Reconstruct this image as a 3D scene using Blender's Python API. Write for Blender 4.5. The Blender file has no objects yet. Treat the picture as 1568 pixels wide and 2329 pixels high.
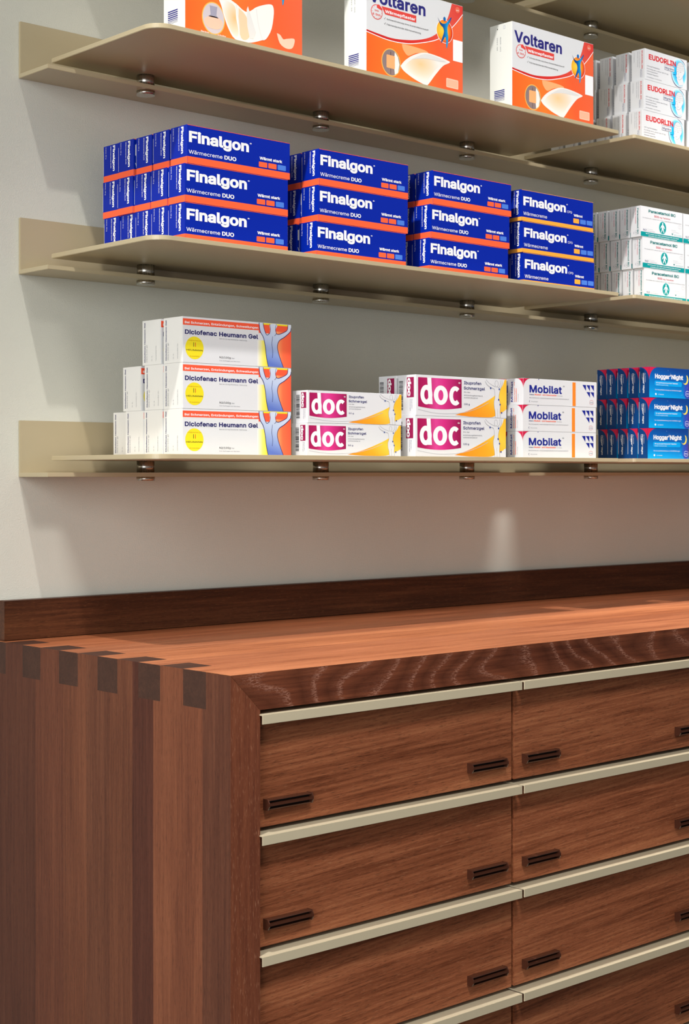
import bpy, bmesh, math, random
from mathutils import Vector, Matrix
from mathutils.geometry import tessellate_polygon
random.seed(7)
SC = bpy.context.scene
COL = SC.collection
Z0 = 1.15                      # eye height of the camera; heights below are given relative to it

# ------------------------------------------------------------------ camera
cam = bpy.data.cameras.new('camera')
cam.sensor_fit = 'HORIZONTAL'; cam.sensor_width = 36.0
cam.lens = 36.0 * 3605.7 / 1568.0
cam.shift_y = -73.5 / 1568.0
cam.clip_start = 0.05
cam.dof.use_dof = True; cam.dof.focus_distance = 1.98; cam.dof.aperture_fstop = 30
co = bpy.data.objects.new('camera', cam); COL.objects.link(co)
co.location = (0, -1.808, Z0); co.rotation_euler = (math.pi/2, 0, -math.radians(42.24))
SC.camera = co
# ------------------------------------------------------------------ world, lamps, exposure
w = bpy.data.worlds.new('world'); SC.world = w; w.use_nodes = True
w.node_tree.nodes['Background'].inputs[0].default_value = (1.0, 0.985, 0.96, 1)
w.node_tree.nodes['Background'].inputs[1].default_value = 0.36
# ambient fill shaped by hand: brighter from the left, dimmer from the right
_nt = w.node_tree; _tc = _nt.nodes.new('ShaderNodeTexCoord'); _sx = _nt.nodes.new('ShaderNodeSeparateXYZ'); _mr = _nt.nodes.new('ShaderNodeMapRange')
_nt.links.new(_tc.outputs['Generated'], _sx.inputs[0]); _nt.links.new(_sx.outputs[0], _mr.inputs['Value'])
for _k, _v in (('From Min', -0.9), ('From Max', 0.7), ('To Min', 0.62), ('To Max', 0.07)): _mr.inputs[_k].default_value = _v
_nt.links.new(_mr.outputs['Result'], _nt.nodes['Background'].inputs[1])
SC.view_settings.view_transform = 'Standard'; SC.view_settings.look = 'None'
SC.view_settings.gamma = 1; SC.view_settings.use_curve_mapping = False
SC.view_settings.exposure = 0.13

def spot(name, loc, target, power, size, blend, radius, col):
    l = bpy.data.lights.new(name, 'SPOT'); l.energy = power; l.spot_size = math.radians(size)
    l.spot_blend = blend; l.shadow_soft_size = radius; l.color = col
    o = bpy.data.objects.new(name, l); COL.objects.link(o); o.location = loc
    o.rotation_euler = (Vector(target) - Vector(loc)).to_track_quat('-Z', 'Y').to_euler()
    return o
WARM = (1.0, 0.97, 0.93)
# ceiling spotlights close to the wall
spot('ceiling_spotlight', (0.72, -0.64, Z0+1.63), (1.75, -0.86, Z0-0.2), 168, 80, 1.0, 0.018, WARM)
spot('ceiling_spotlight', (2.30, -0.60, Z0+1.63), (2.40, -0.56, Z0-0.2), 165, 54, 1.0, 0.02, WARM)
spot('ceiling_spotlight', (3.60, -0.60, Z0+1.63), (3.30, -0.56, Z0-0.2), 140, 60, 1.0, 0.02, WARM)
def area(name, loc, target, power, sx, sy, col):
    l = bpy.data.lights.new(name, 'AREA'); l.energy = power; l.shape = 'RECTANGLE'; l.size = sx; l.size_y = sy; l.color = col
    o = bpy.data.objects.new(name, l); COL.objects.link(o); o.location = loc
    o.rotation_euler = (Vector(target) - Vector(loc)).to_track_quat('-Z', 'Y').to_euler()
# spotlights over the shop floor, then two added fill lights
spot('shop_spotlight', (2.1, -1.75, Z0+1.63), (2.02, -0.24, Z0+0.46), 125, 43, 1.0, 0.32, (1.0, 0.985, 0.96))
spot('shop_spotlight', (0.6, -1.75, Z0+1.63), (1.25, -0.48, Z0-0.75), 165, 54, 1.0, 0.22, (1.0, 0.97, 0.94))
area('soft_fill_light', (2.4, -1.9, Z0+1.66), (2.2, -0.2, Z0-0.1), 4, 0.6, 0.4, (1.0, 0.98, 0.96))  # added soft overhead fill for the right bay, not a ceiling fixture
area('left_fill_light', (-1.05, -1.55, Z0+0.45), (1.1, -0.1, Z0-0.05), 37, 1.5, 1.7, (0.96, 0.99, 1.0))  # added broad fill beside the camera, brightens the left; no window modelled

# ------------------------------------------------------------------ helpers
def srgb(r, g, b):
    def c(v):
        v /= 255.0
        return v/12.92 if v <= 0.04045 else ((v+0.055)/1.055)**2.4
    return (c(r), c(g), c(b), 1)

def new_mat(name):
    m = bpy.data.materials.new(name); m.use_nodes = True
    nt = m.node_tree; b = nt.nodes['Principled BSDF']
    return m, nt, b

MATS = {}
def flat(name, rgb, rough=0.5, metal=0.0, spec=0.35, coat=0.0):
    if name in MATS: return MATS[name]
    m, nt, b = new_mat(name)
    b.inputs['Base Color'].default_value = srgb(*rgb)
    b.inputs['Roughness'].default_value = rough
    b.inputs['Metallic'].default_value = metal
    b.inputs['Specular IOR Level'].default_value = spec
    b.inputs['Coat Weight'].default_value = coat
    MATS[name] = m
    return m

def N(nt, typ, **kw):
    n = nt.nodes.new(typ)
    for k, v in kw.items():
        if k.startswith('i_'):
            n.inputs[k[2:].replace('_', ' ')].default_value = v
        else: setattr(n, k, v)
    return n

def ramp(nt, stops, interp='LINEAR'):
    r = nt.nodes.new('ShaderNodeValToRGB'); r.color_ramp.interpolation = interp
    e = r.color_ramp.elements
    while len(e) > 1: e.remove(e[-1])
    e[0].position = stops[0][0]; e[0].color = stops[0][1]
    for p, c in stops[1:]:
        k = e.new(p); k.color = c
    return r

def math_(nt, op, a, b=None, clamp=False):
    n = nt.nodes.new('ShaderNodeMath'); n.operation = op; n.use_clamp = clamp
    for i, v in enumerate((a, b)):
        if v is None: continue
        if isinstance(v, (int, float)): n.inputs[i].default_value = v
        else: nt.links.new(v, n.inputs[i])
    return n.outputs[0]

def mixc(nt, fac, a, b, mode='MIX'):
    n = nt.nodes.new('ShaderNodeMix'); n.data_type = 'RGBA'; n.blend_type = mode
    for s, v in ((n.inputs[0], fac), (n.inputs[6], a), (n.inputs[7], b)):
        if isinstance(v, (int, float)): s.default_value = v
        elif isinstance(v, tuple): s.default_value = v
        else: nt.links.new(v, s)
    return n.outputs[2]

def gradient(name, vec, a, b, stops, rough=0.4, radial=None):
    """printed colour gradient: along vec from value a to b (metres in the carton's own space), or radial=(cx, cz, rx, rz)"""
    if name in MATS: return MATS[name]
    m, nt, p = new_mat(name)
    tc = N(nt, 'ShaderNodeTexCoord'); sx = N(nt, 'ShaderNodeSeparateXYZ'); nt.links.new(tc.outputs['Object'], sx.inputs[0])
    if radial:
        cx, cz, rx, rz = radial
        u = math_(nt, 'DIVIDE', math_(nt, 'SUBTRACT', sx.outputs[0], cx), rx)
        v = math_(nt, 'DIVIDE', math_(nt, 'SUBTRACT', sx.outputs[2], cz), rz)
        f = math_(nt, 'SQRT', math_(nt, 'ADD', math_(nt, 'MULTIPLY', u, u), math_(nt, 'MULTIPLY', v, v)))
    else:
        s = math_(nt, 'ADD', math_(nt, 'MULTIPLY', sx.outputs[0], vec[0]), math_(nt, 'MULTIPLY', sx.outputs[2], vec[1]))
        f = math_(nt, 'DIVIDE', math_(nt, 'SUBTRACT', s, a), b - a)
    r = ramp(nt, [(q, srgb(*c)) for q, c in stops]); nt.links.new(f, r.inputs[0])
    nt.links.new(r.outputs[0], p.inputs['Base Color']); p.inputs['Roughness'].default_value = rough
    p.inputs['Specular IOR Level'].default_value = 0.3
    MATS[name] = m
    return m

def wood(name, dark, mid, light, axis=0, scale=1.0, rough=0.38, pore=0.55, fleck=0.25, fleckc=(190, 140, 105), tilt=0.0,
         staves=None, vary=0.12, spec=0.25, rings=0.0, con=0.14):
    """procedural timber; axis = grain direction in object space"""
    m, nt, p = new_mat(name)
    L = nt.links.new
    tc = N(nt, 'ShaderNodeTexCoord'); oi = N(nt, 'ShaderNodeObjectInfo')
    off = N(nt, 'ShaderNodeCombineXYZ')
    for i in range(3): L(math_(nt, 'MULTIPLY', oi.outputs['Random'], 7.3+3.1*i), off.inputs[i])
    add = N(nt, 'ShaderNodeVectorMath', operation='ADD'); L(tc.outputs['Object'], add.inputs[0]); L(off.outputs[0], add.inputs[1])
    base = add.outputs[0]
    if tilt:
        rt = N(nt, 'ShaderNodeMapping'); L(base, rt.inputs[0]); rt.inputs['Rotation'].default_value = (0, tilt, 0); base = rt.outputs[0]
    def mp(along, across):
        q = N(nt, 'ShaderNodeMapping'); L(base, q.inputs[0])
        s = [across*scale]*3; s[axis] = along*scale; q.inputs['Scale'].default_value = s
        return q.outputs[0]
    n1 = N(nt, 'ShaderNodeTexNoise', i_Scale=1.0, i_Detail=4.0, i_Roughness=0.6, i_Distortion=0.6); L(mp(1.6, 22), n1.inputs['Vector'])
    n2 = N(nt, 'ShaderNodeTexNoise', i_Scale=1.0, i_Detail=3.0, i_Roughness=0.65, i_Distortion=0.3); L(mp(7, 260), n2.inputs['Vector'])
    n3 = N(nt, 'ShaderNodeTexNoise', i_Scale=1.0, i_Detail=2.0, i_Roughness=0.6, i_Distortion=0.2); L(mp(85, 1150), n3.inputs['Vector'])
    n4 = N(nt, 'ShaderNodeTexNoise', i_Scale=1.0, i_Detail=2.0, i_Roughness=0.6); L(mp(90, 1000), n4.inputs['Vector'])
    r1 = ramp(nt, [(0.5-con, srgb(*dark)), (0.5, srgb(*mid)), (0.5+con, srgb(*light))]); 
    f = math_(nt, 'ADD', math_(nt, 'MULTIPLY', n1.outputs[0], 0.5), math_(nt, 'MULTIPLY', n2.outputs[0], 0.5))
    L(f, r1.inputs[0]); c = r1.outputs[0]
    pr = ramp(nt, [(0.56, (1, 1, 1, 1)), (0.70, (1-pore,)*3+(1,))]); L(n3.outputs[0], pr.inputs[0])
    c = mixc(nt, 1.0, c, pr.outputs[0], 'MULTIPLY')
    fr = ramp(nt, [(0.60, (0, 0, 0, 1)), (0.74, (fleck,)*3+(1,))]); L(n4.outputs[0], fr.inputs[0])
    c = mixc(nt, fr.outputs[0], c, srgb(*fleckc))
    if vary:
        h = math_(nt, 'ADD', math_(nt, 'MULTIPLY', oi.outputs['Random'], 2*vary), 1-vary)
        hc = N(nt, 'ShaderNodeCombineColor'); [L(h, hc.inputs[i]) for i in range(3)]
        c = mixc(nt, 1.0, c, hc.outputs[0], 'MULTIPLY')
    if staves:
        ax, lo, hi, stops = staves
        sp = N(nt, 'ShaderNodeSeparateXYZ'); L(tc.outputs['Object'], sp.inputs[0])
        ff = math_(nt, 'DIVIDE', math_(nt, 'SUBTRACT', sp.outputs[ax], lo), hi-lo)
        rr = ramp(nt, [(q, (v[0], v[1], v[2], 1)) for q, v in stops], 'CONSTANT'); L(ff, rr.inputs[0])
        c = mixc(nt, 1.0, c, rr.outputs[0], 'MULTIPLY')
    if rings:
        # cathedral figure with pale open pores following the growth rings
        wd = N(nt, 'ShaderNodeTexNoise', i_Scale=1.0, i_Detail=1.5, i_Roughness=0.4); L(mp(4.5, 14), wd.inputs['Vector'])
        sp = N(nt, 'ShaderNodeSeparateXYZ'); L(base, sp.inputs[0])
        ph = math_(nt, 'ADD', math_(nt, 'MULTIPLY', sp.outputs[0], 19.0), math_(nt, 'MULTIPLY', sp.outputs[2], 16.0))
        ph = math_(nt, 'ADD', ph, math_(nt, 'MULTIPLY', wd.outputs[0], 5.0))
        saw = math_(nt, 'FRACT', ph)
        br = ramp(nt, [(0.0, (0, 0, 0, 1)), (0.30, (0.12, 0.12, 0.12, 1)), (0.44, (0.9, 0.9, 0.9, 1)), (0.50, (1, 1, 1, 1)), (0.58, (0, 0, 0, 1)), (1, (0, 0, 0, 1))]); L(saw, br.inputs[0])
        nn = N(nt, 'ShaderNodeTexNoise', i_Scale=1.0, i_Detail=2.0, i_Roughness=0.7, i_Distortion=0.8); L(mp(180, 900), nn.inputs['Vector'])
        tr = ramp(nt, [(0.47, (0, 0, 0, 1)), (0.55, (1, 1, 1, 1))]); L(nn.outputs[0], tr.inputs[0])
        fm = math_(nt, 'MULTIPLY', math_(nt, 'MULTIPLY', br.outputs[0], tr.outputs[0]), rings)
        dk = ramp(nt, [(0.0, (0.75, 0.75, 0.75, 1)), (0.35, (1, 1, 1, 1)), (0.6, (1.1, 1.1, 1.1, 1)), (1, (0.7, 0.7, 0.7, 1))]); L(saw, dk.inputs[0])
        c = mixc(nt, 1.0, c, dk.outputs[0], 'MULTIPLY')
        c = mixc(nt, fm, c, srgb(*fleckc))
    L(c, p.inputs['Base Color'])
    p.inputs['Roughness'].default_value = rough; p.inputs['Specular IOR Level'].default_value = spec
    bp = N(nt, 'ShaderNodeBump', i_Strength=0.25, i_Distance=0.0004); L(n3.outputs[0], bp.inputs['Height']); L(bp.outputs[0], p.inputs['Normal'])
    return m

def link(name, bm, mats, parent=None, loc=(0, 0, 0), smooth=False):
    me = bpy.data.meshes.new(name); bm.to_mesh(me); bm.free()
    for m in (mats if isinstance(mats, (list, tuple)) else [mats]): me.materials.append(m)
    if smooth:
        for f in me.polygons: f.use_smooth = True
    o = bpy.data.objects.new(name, me); COL.objects.link(o); o.location = loc
    if parent: o.parent = parent
    return o

def tag(o, label, cat, group=None):
    o['label'] = label; o['category'] = cat
    if group: o['group'] = group
    return o
def empty(name, loc=(0, 0, 0)):
    o = bpy.data.objects.new(name, None); COL.objects.link(o); o.location = loc; o.empty_display_size = 0.02
    return o
def structure(o):
    o['kind'] = 'structure'; return o

def box(bm, x0, x1, y0, y1, z0, z1, bev=0.0, mi=0):
    r = bmesh.ops.create_cube(bm, size=1.0)
    for v in r['verts']:
        v.co = Vector(((v.co.x+.5)*(x1-x0)+x0, (v.co.y+.5)*(y1-y0)+y0, (v.co.z+.5)*(z1-z0)+z0))
    fs = set(f for v in r['verts'] for f in v.link_faces)
    for f in fs: f.material_index = mi
    if bev:
        es = list(set(e for v in r['verts'] for e in v.link_edges))
        bmesh.ops.bevel(bm, geom=es, offset=bev, segments=2, affect='EDGES', clamp_overlap=True)
def prism(bm, pts, axis, a0, a1, mi=0, bev=0.0):
    """pts: polygon in the two other axes (order kept), extruded along axis"""
    def P(p, a):
        c = list(p); c.insert(axis, a); return Vector(c)
    n = len(pts)
    va = [bm.verts.new(P(p, a0)) for p in pts]; vb = [bm.verts.new(P(p, a1)) for p in pts]
    fs = [bm.faces.new(va), bm.faces.new(vb[::-1])]
    for i in range(n): fs.append(bm.faces.new((va[i], vb[i], vb[(i+1) % n], va[(i+1) % n])))
    for f in fs: f.material_index = mi
    bmesh.ops.recalc_face_normals(bm, faces=fs)
    if bev:
        es = list(set(e for f in fs for e in f.edges))
        bmesh.ops.bevel(bm, geom=es, offset=bev, segments=2, affect='EDGES', clamp_overlap=True)
    return fs
def cyl(bm, cx, cy, z0, z1, r, n=40, bev=0.0):
    pts = [(cx+r*math.cos(2*math.pi*i/n), cy+r*math.sin(2*math.pi*i/n)) for i in range(n)]
    fs = prism(bm, pts, 2, z0, z1)
    if bev:
        es = [e for f in fs[:2] for e in f.edges]
        bmesh.ops.bevel(bm, geom=es, offset=bev, segments=2, affect='EDGES')
# ------------------------------------------------------------------ surface materials
def plaster(name, rgb, bump, bscale):
    m, nt, p = new_mat(name); L = nt.links.new
    tc = N(nt, 'ShaderNodeTexCoord')
    n = N(nt, 'ShaderNodeTexNoise', i_Scale=bscale, i_Detail=6.0, i_Roughness=0.62); L(tc.outputs['Object'], n.inputs['Vector'])
    n2 = N(nt, 'ShaderNodeTexNoise', i_Scale=3.0, i_Detail=3.0); L(tc.outputs['Object'], n2.inputs['Vector'])
    a = srgb(*rgb); b = tuple(v*0.94 for v in a[:3])+(1,)
    r = ramp(nt, [(0.35, b), (0.65, a)]); L(n2.outputs[0], r.inputs[0]); L(r.outputs[0], p.inputs['Base Color'])
    bp = N(nt, 'ShaderNodeBump', i_Strength=bump, i_Distance=0.0012); L(n.outputs[0], bp.inputs['Height']); L(bp.outputs[0], p.inputs['Normal'])
    p.inputs['Roughness'].default_value = 0.85; p.inputs['Specular IOR Level'].default_value = 0.2
    return m
M_WALL = plaster('wall_plaster', (218, 217, 205), 0.5, 620)
M_CEIL = plaster('ceiling_paint', (225, 222, 214), 0.1, 200)
M_SHELF = flat('beige_lacquered_metal', (184, 169, 137), rough=0.32, spec=0.5)
M_STRIP = flat('champagne_anodised_metal', (200, 188, 160), rough=0.3, metal=0.15, spec=0.5)
M_HANDLE = flat('dark_brown_bakelite', (72, 40, 28), rough=0.22, spec=0.5)
M_GROOVE = flat('black_groove', (10, 8, 7), rough=0.5)
def brushed(name):
    m, nt, p = new_mat(name); L = nt.links.new
    tc = N(nt, 'ShaderNodeTexCoord'); q = N(nt, 'ShaderNodeMapping'); q.inputs['Scale'].default_value = (900, 900, 20); L(tc.outputs['Object'], q.inputs[0])
    n = N(nt, 'ShaderNodeTexNoise', i_Scale=1.0, i_Detail=3.0); L(q.outputs[0], n.inputs['Vector'])
    r = ramp(nt, [(0.3, (0.16,)*3+(1,)), (0.7, (0.36,)*3+(1,))]); L(n.outputs[0], r.inputs[0]); L(r.outputs[0], p.inputs['Roughness'])
    p.inputs['Base Color'].default_value = srgb(196, 192, 184); p.inputs['Metallic'].default_value = 1.0
    return m
M_STEEL = brushed('brushed_stainless_steel')
DK, MD, LT = (102, 53, 31), (143, 83, 54), (168, 106, 71)
def st(*v): return v
M_DRAWER = wood('smoked_oak_drawer', DK, MD, LT, axis=0, tilt=0.045, pore=0.5, fleck=0.3, rough=0.42)
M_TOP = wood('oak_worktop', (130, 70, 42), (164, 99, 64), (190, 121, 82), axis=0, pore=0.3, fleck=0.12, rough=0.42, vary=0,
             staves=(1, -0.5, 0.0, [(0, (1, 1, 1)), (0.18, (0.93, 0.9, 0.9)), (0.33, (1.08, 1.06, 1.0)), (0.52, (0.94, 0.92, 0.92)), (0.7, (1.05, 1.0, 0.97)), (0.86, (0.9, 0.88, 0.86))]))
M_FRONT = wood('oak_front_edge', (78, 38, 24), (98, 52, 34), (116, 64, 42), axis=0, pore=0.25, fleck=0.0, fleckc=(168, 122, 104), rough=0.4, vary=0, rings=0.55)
M_SIDE = wood('oak_side_staves', (82, 43, 29), (106, 61, 42), (126, 77, 54), axis=2, pore=0.4, fleck=0.22, fleckc=(150, 104, 82), rough=0.5, vary=0, spec=0.2, con=0.22,
              staves=(1, -0.4945, 0.0, [(0, (0.80, 0.78, 0.80)), (0.101, (1.28, 1.22, 1.12)), (0.283, (0.56, 0.47, 0.53)), (0.366, (1.0, 0.98, 0.92)), (0.46, (0.86, 0.84, 0.82)),
                                       (0.558, (1.0, 0.95, 0.88)), (0.66, (0.88, 0.80, 0.78)), (0.787, (0.62, 0.56, 0.58))]))
M_EDGE = wood('oak_panel_edge', (92, 48, 33), (112, 62, 42), (128, 74, 50), axis=2, pore=0.3, fleck=0.6, fleckc=(178, 128, 100), rough=0.42, vary=0)
M_END = wood('oak_end_grain', (50, 31, 24), (68, 42, 32), (86, 54, 41), axis=0, scale=1.0, pore=0.25, fleck=0.12, fleckc=(120, 92, 78), rough=0.6, vary=0, con=0.32)
M_BACKS = wood('oak_backsplash', (54, 28, 16), (72, 39, 22), (92, 53, 31), axis=0, pore=0.45, fleck=0.28, fleckc=(150, 100, 62), rough=0.45, vary=0)
M_CARC = flat('dark_carcass', (34, 22, 16), rough=0.7)

# ------------------------------------------------------------------ room
bm = bmesh.new(); box(bm, -2.5, 5.5, 0.0, 0.12, 0, 2.85); structure(link('wall_back', bm, M_WALL))
bm = bmesh.new(); box(bm, -2.5, 5.5, -5.0, 0.0, -0.1, 0.0)
def floor_mat():
    m, nt, p = new_mat('floor_stone'); L = nt.links.new
    tc = N(nt, 'ShaderNodeTexCoord'); n = N(nt, 'ShaderNodeTexNoise', i_Scale=6.0, i_Detail=5.0); L(tc.outputs['Object'], n.inputs['Vector'])
    r = ramp(nt, [(0.3, srgb(66, 60, 54)), (0.7, srgb(90, 82, 74))]); L(n.outputs[0], r.inputs[0]); L(r.outputs[0], p.inputs['Base Color']); p.inputs['Roughness'].default_value = 0.5
    return m
structure(link('floor', bm, floor_mat()))
bm = bmesh.new(); box(bm, -2.5, 5.5, -5.0, 0.12, 2.85, 2.95); structure(link('ceiling', bm, M_CEIL))

# ------------------------------------------------------------------ drawer cabinet
T = 0.04; XL, XR = 1.032, 2.8338; YF = -0.4933; ZW = Z0-0.2062; YB = -0.002
XI = XL+T                                   # inner face of the side panel
cab = empty('drawer_cabinet', (XL, YF, 0))
tag(cab, 'long brown oak drawer cabinet with finger-jointed worktop below the shelves', 'cabinet')
def cpart(name, bm, mats, parent=cab, smooth=False):
    # geometry is written in world space; bring it into the cabinet's own space
    bmesh.ops.translate(bm, verts=bm.verts, vec=(-XL if parent is cab else 0, -YF if parent is cab else 0, 0))
    return link(name, bm, mats, parent, smooth=smooth)
joints = [(-0.4505, -0.4093), (-0.3667, -0.3247), (-0.2826, -0.2417), (-0.1995, -0.1578), (-0.1157, -0.0738), (-0.0327, YB)]
gaps = [(-0.4093, -0.3667), (-0.3247, -0.2826), (-0.2417, -0.1995), (-0.1578, -0.1157), (-0.0738, -0.0327)]
def shift(m, ox, oy):                        # keep the stave coordinates in world terms
    return m
# worktop: slab, fingers running through the side panel, mitred front
def worktop():
    bm = bmesh.new()
    prism(bm, [(XI, ZW-T), (XR-T, ZW-T), (XR, ZW), (XL, ZW)], 1, YF, -0.4505, mi=0)
    box(bm, XI, XR-T, -0.4505, YB, ZW-T, ZW)
    for a, b in joints:
        box(bm, XL, XI, a, b, ZW-T, ZW); box(bm, XR-T, XR, a, b, ZW-T, ZW)
    bm.normal_update()
    for f in bm.faces:
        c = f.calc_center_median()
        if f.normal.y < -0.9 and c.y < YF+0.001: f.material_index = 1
        elif abs(f.normal.x) > 0.9 and (c.x < XL+0.001 or c.x > XR-0.001): f.material_index = 2
    return bm
def put(name, bm, mats, parent=cab):
    """stave patterns read object coordinates: keep y measured from the wall"""
    bmesh.ops.translate(bm, verts=bm.verts, vec=(-XL, 0, 0))
    o = link(name, bm, mats, parent); o.location = (0, -YF, 0)
    return o
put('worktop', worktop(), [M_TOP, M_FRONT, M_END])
def side_panel(left):
    bm = bmesh.new()
    s = 1 if left else -1; xo = XL if left else XR; xi = xo+s*T
    lo, hi = min(xo, xi), max(xo, xi)
    box(bm, lo, hi, -0.4505, YB, 0, ZW-T)
    prism(bm, [(xo, 0), (xi, 0), (xi, ZW-T-0.0004), (xo, ZW-0.0006)], 1, YF, -0.4505)
    for a, b in gaps: box(bm, lo, hi, a, b, ZW-T, ZW)
    bm.normal_update()
    for f in bm.faces:
        c = f.calc_center_median()
        if f.normal.y < -0.9 and c.y < YF+0.001: f.material_index = 1
        elif f.normal.z > 0.9 and c.z > ZW-0.001: f.material_index = 2
    return bm
for lf in (True, False): put('side_panel', side_panel(lf), [M_SIDE, M_EDGE, M_END])
bm = bmesh.new(); box(bm, XI+0.0005, XR-T-0.0005, -0.460, YB-0.003, 0.10, ZW-T-0.0005); put('carcass', bm, M_CARC)
bm = bmesh.new(); box(bm, XI+0.001, XR-T-0.001, -0.430, -0.412, 0, 0.0995); put('plinth', bm, M_CARC)

PIT = 0.1293; BAY = 0.4204
def drawer_meshes(w):
    # drawer space: origin at the top left of the strip on the drawer plane (y = 0), x right, z down negative
    bm = bmesh.new(); box(bm, 0.0005, w-0.004, 0.0, 0.018, -PIT+0.0045, -0.0013, bev=0.0007)
    p = bpy.data.meshes.new('drawer'); bm.to_mesh(p); bm.free(); p.materials.append(M_DRAWER)
    bm = bmesh.new()
    prism(bm, [(0.018, 0), (-0.018, 0), (-0.018, -0.0103), (-0.0164, -0.0103), (-0.0164, -0.0013), (0.018, -0.0013)], 0, 0.0, w-0.0042, bev=0.00025)
    s = bpy.data.meshes.new('edge_strip'); bm.to_mesh(s); bm.free(); s.materials.append(M_STRIP)
    return p, s
def handle_mesh():
    h = 0.0056; D = 0.0100
    prof = [(0, -h), (-D*0.72, -h), (-D*0.86, -h+0.0012), (-D*0.36, -h+0.0015), (-D*0.36, -0.0016), (-D, -0.0013), (-D, 0.0013), (-D*0.36, 0.0016),
            (-D*0.36, h-0.0015), (-D*0.86, h-0.0012), (-D*0.72, h), (0, h)]
    bm = bmesh.new(); fs = prism(bm, prof, 0, 0.0014, 0.0626)
    bm.normal_update()
    for f in fs[2:]:
        ys = [v.co.y for v in f.verts]
        if max(ys) <= -D*0.36+1e-5 and min(ys) >= -D*0.36-1e-5: f.material_index = 1
    cap = [(0.0005, -h-0.0002), (-D*0.78, -h-0.0002), (-D*1.04, -0.0016), (-D*1.04, 0.0016), (-D*0.78, h+0.0002), (0.0005, h+0.0002)]
    prism(bm, cap, 0, 0, 0.0015); prism(bm, cap, 0, 0.0625, 0.064)
    me = bpy.data.meshes.new('handle'); bm.to_mesh(me); bm.free(); me.materials.append(M_HANDLE); me.materials.append(M_GROOVE)
    return me
DM, SM = drawer_meshes(BAY); HM = handle_mesh()
for c in range(4):
    for r in range(6):
        d = bpy.data.objects.new('drawer', DM); COL.objects.link(d); d.parent = cab
        d.location = (XI-XL-0.001+c*BAY, -0.481-YF, Z0-0.2508-r*PIT)
        for nm, me, lo in (('edge_strip', SM, (0, 0, 0)), ('handle', HM, (0.0150, 0, -0.0998)), ('handle', HM, (0.3355, 0, -0.0998))):
            k = bpy.data.objects.new(nm, me); COL.objects.link(k); k.parent = d; k.location = lo
            k['label'] = 'champagne metal lip along the drawer top' if nm == 'edge_strip' else 'dark brown grooved bar handle'
# backsplash board
bm = bmesh.new(); box(bm, 0, 1.79, -0.018, 0, 0.0006, 0.0512, bev=0.0006)
tag(link('backsplash_board', bm, M_BACKS, loc=(1.0378, -0.002, ZW)), 'dark brown wooden upstand board along the wall on the worktop', 'backsplash')

# ------------------------------------------------------------------ wall shelves
TILT = 0.0032
LV = [(Z0+0.7749, 0.0), (Z0+0.5207, 0.0), (Z0+0.2665, 0.0), (Z0+0.0034, TILT)]
RX = 1.0698
SPX = [1.2325+0.3134*i for i in range(6)]
def level_pt(lv, x, y, dz):
    z, t = LV[lv]
    return (x, y, z+dz+math.sin(t)*(x-RX))
ROWNAME = ['the highest shelf, cut by the picture top', 'the upper shelf', 'the middle shelf', 'the lowest shelf']
for lv, (z, t) in enumerate(LV):
    r = empty('wall_rail', (RX, 0, z)); r.rotation_euler = (0, -t, 0)
    tag(r, 'beige metal angle rail on the wall carrying ' + ROWNAME[lv], 'shelf rail', 'shelf rails on the wall')
    bm = bmesh.new()
    prism(bm, [(-0.0002, 0), (-0.071, 0), (-0.071, 0.0057), (-0.0048, 0.0057), (-0.0048, 0.0734), (-0.0002, 0.0734)], 0, 0, 1.90, bev=0.0005)
    link('rail_angle', bm, M_SHELF, r)
    for x in SPX:
        bm = bmesh.new(); cyl(bm, 0, 0, 0.0058, 0.0211, 0.0118, n=64)
        s = link('standoff', bm, M_STEEL, r, (x-RX, -0.0535, 0))
        for f in s.data.polygons: f.use_smooth = len(f.vertices) == 4
        bm = bmesh.new(); cyl(bm, 0, 0, -0.0052, -0.0001, 0.0124, n=64); cyl(bm, 0.006, 0.004, -0.0054, -0.0050, 0.0007, 8); cyl(bm, -0.006, -0.004, -0.0054, -0.0050, 0.0007, 8)
        k = link('screw_cap', bm, M_STEEL, s, (0, 0, 0))
        for f in k.data.polygons: f.use_smooth = len(f.vertices) == 4
def board(w, rl):
    y0, y1 = -0.256, -0.025
    pts = [(0, y1)]
    def arc(cx, cy, r, a0, a1, n):
        return [(cx+r*math.cos(math.radians(a0+(a1-a0)*i/n)), cy+r*math.sin(math.radians(a0+(a1-a0)*i/n))) for i in range(n+1)]
    pts += arc(rl, y0+rl, rl, 180, 270, 14) + arc(w-0.004, y0+0.004, 0.004, 270, 360, 6) + [(w, y1)]
    bm = bmesh.new(); fs = prism(bm, pts, 2, 0, 0.0060)
    es = [e for f in fs[:2] for e in f.edges]
    bmesh.ops.bevel(bm, geom=es, offset=0.0006, segments=2, affect='EDGES')
    return bm
for lv in range(4):
    for bay, (x0, rl) in enumerate(((1.104, 0.024), (2.0305, 0.005))):
        o = link('shelf_board', board(0.889, rl), M_SHELF)
        o.location = level_pt(lv, x0, 0, 0.0213); o.rotation_euler = (0, -LV[lv][1], 0)
        lab = [['beige metal board of the highest shelf, left bay, mostly above the picture', 'beige metal board of the highest shelf, right bay, at the top right corner'],
               ['beige metal shelf board under the three white and orange plaster cartons', 'beige metal shelf board under the white cartons with red lettering'],
               ['beige metal shelf board under the blue cream cartons', 'beige metal shelf board under the white cartons with teal lettering'],
               ['beige metal shelf board under the white gel and ointment cartons', 'beige metal shelf board under the dark blue cartons with a moon']][lv][bay]
        tag(o, lab, 'shelf board', 'beige shelf boards')

# ------------------------------------------------------------------ printed cartons
EPS = 0.00007
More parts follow.
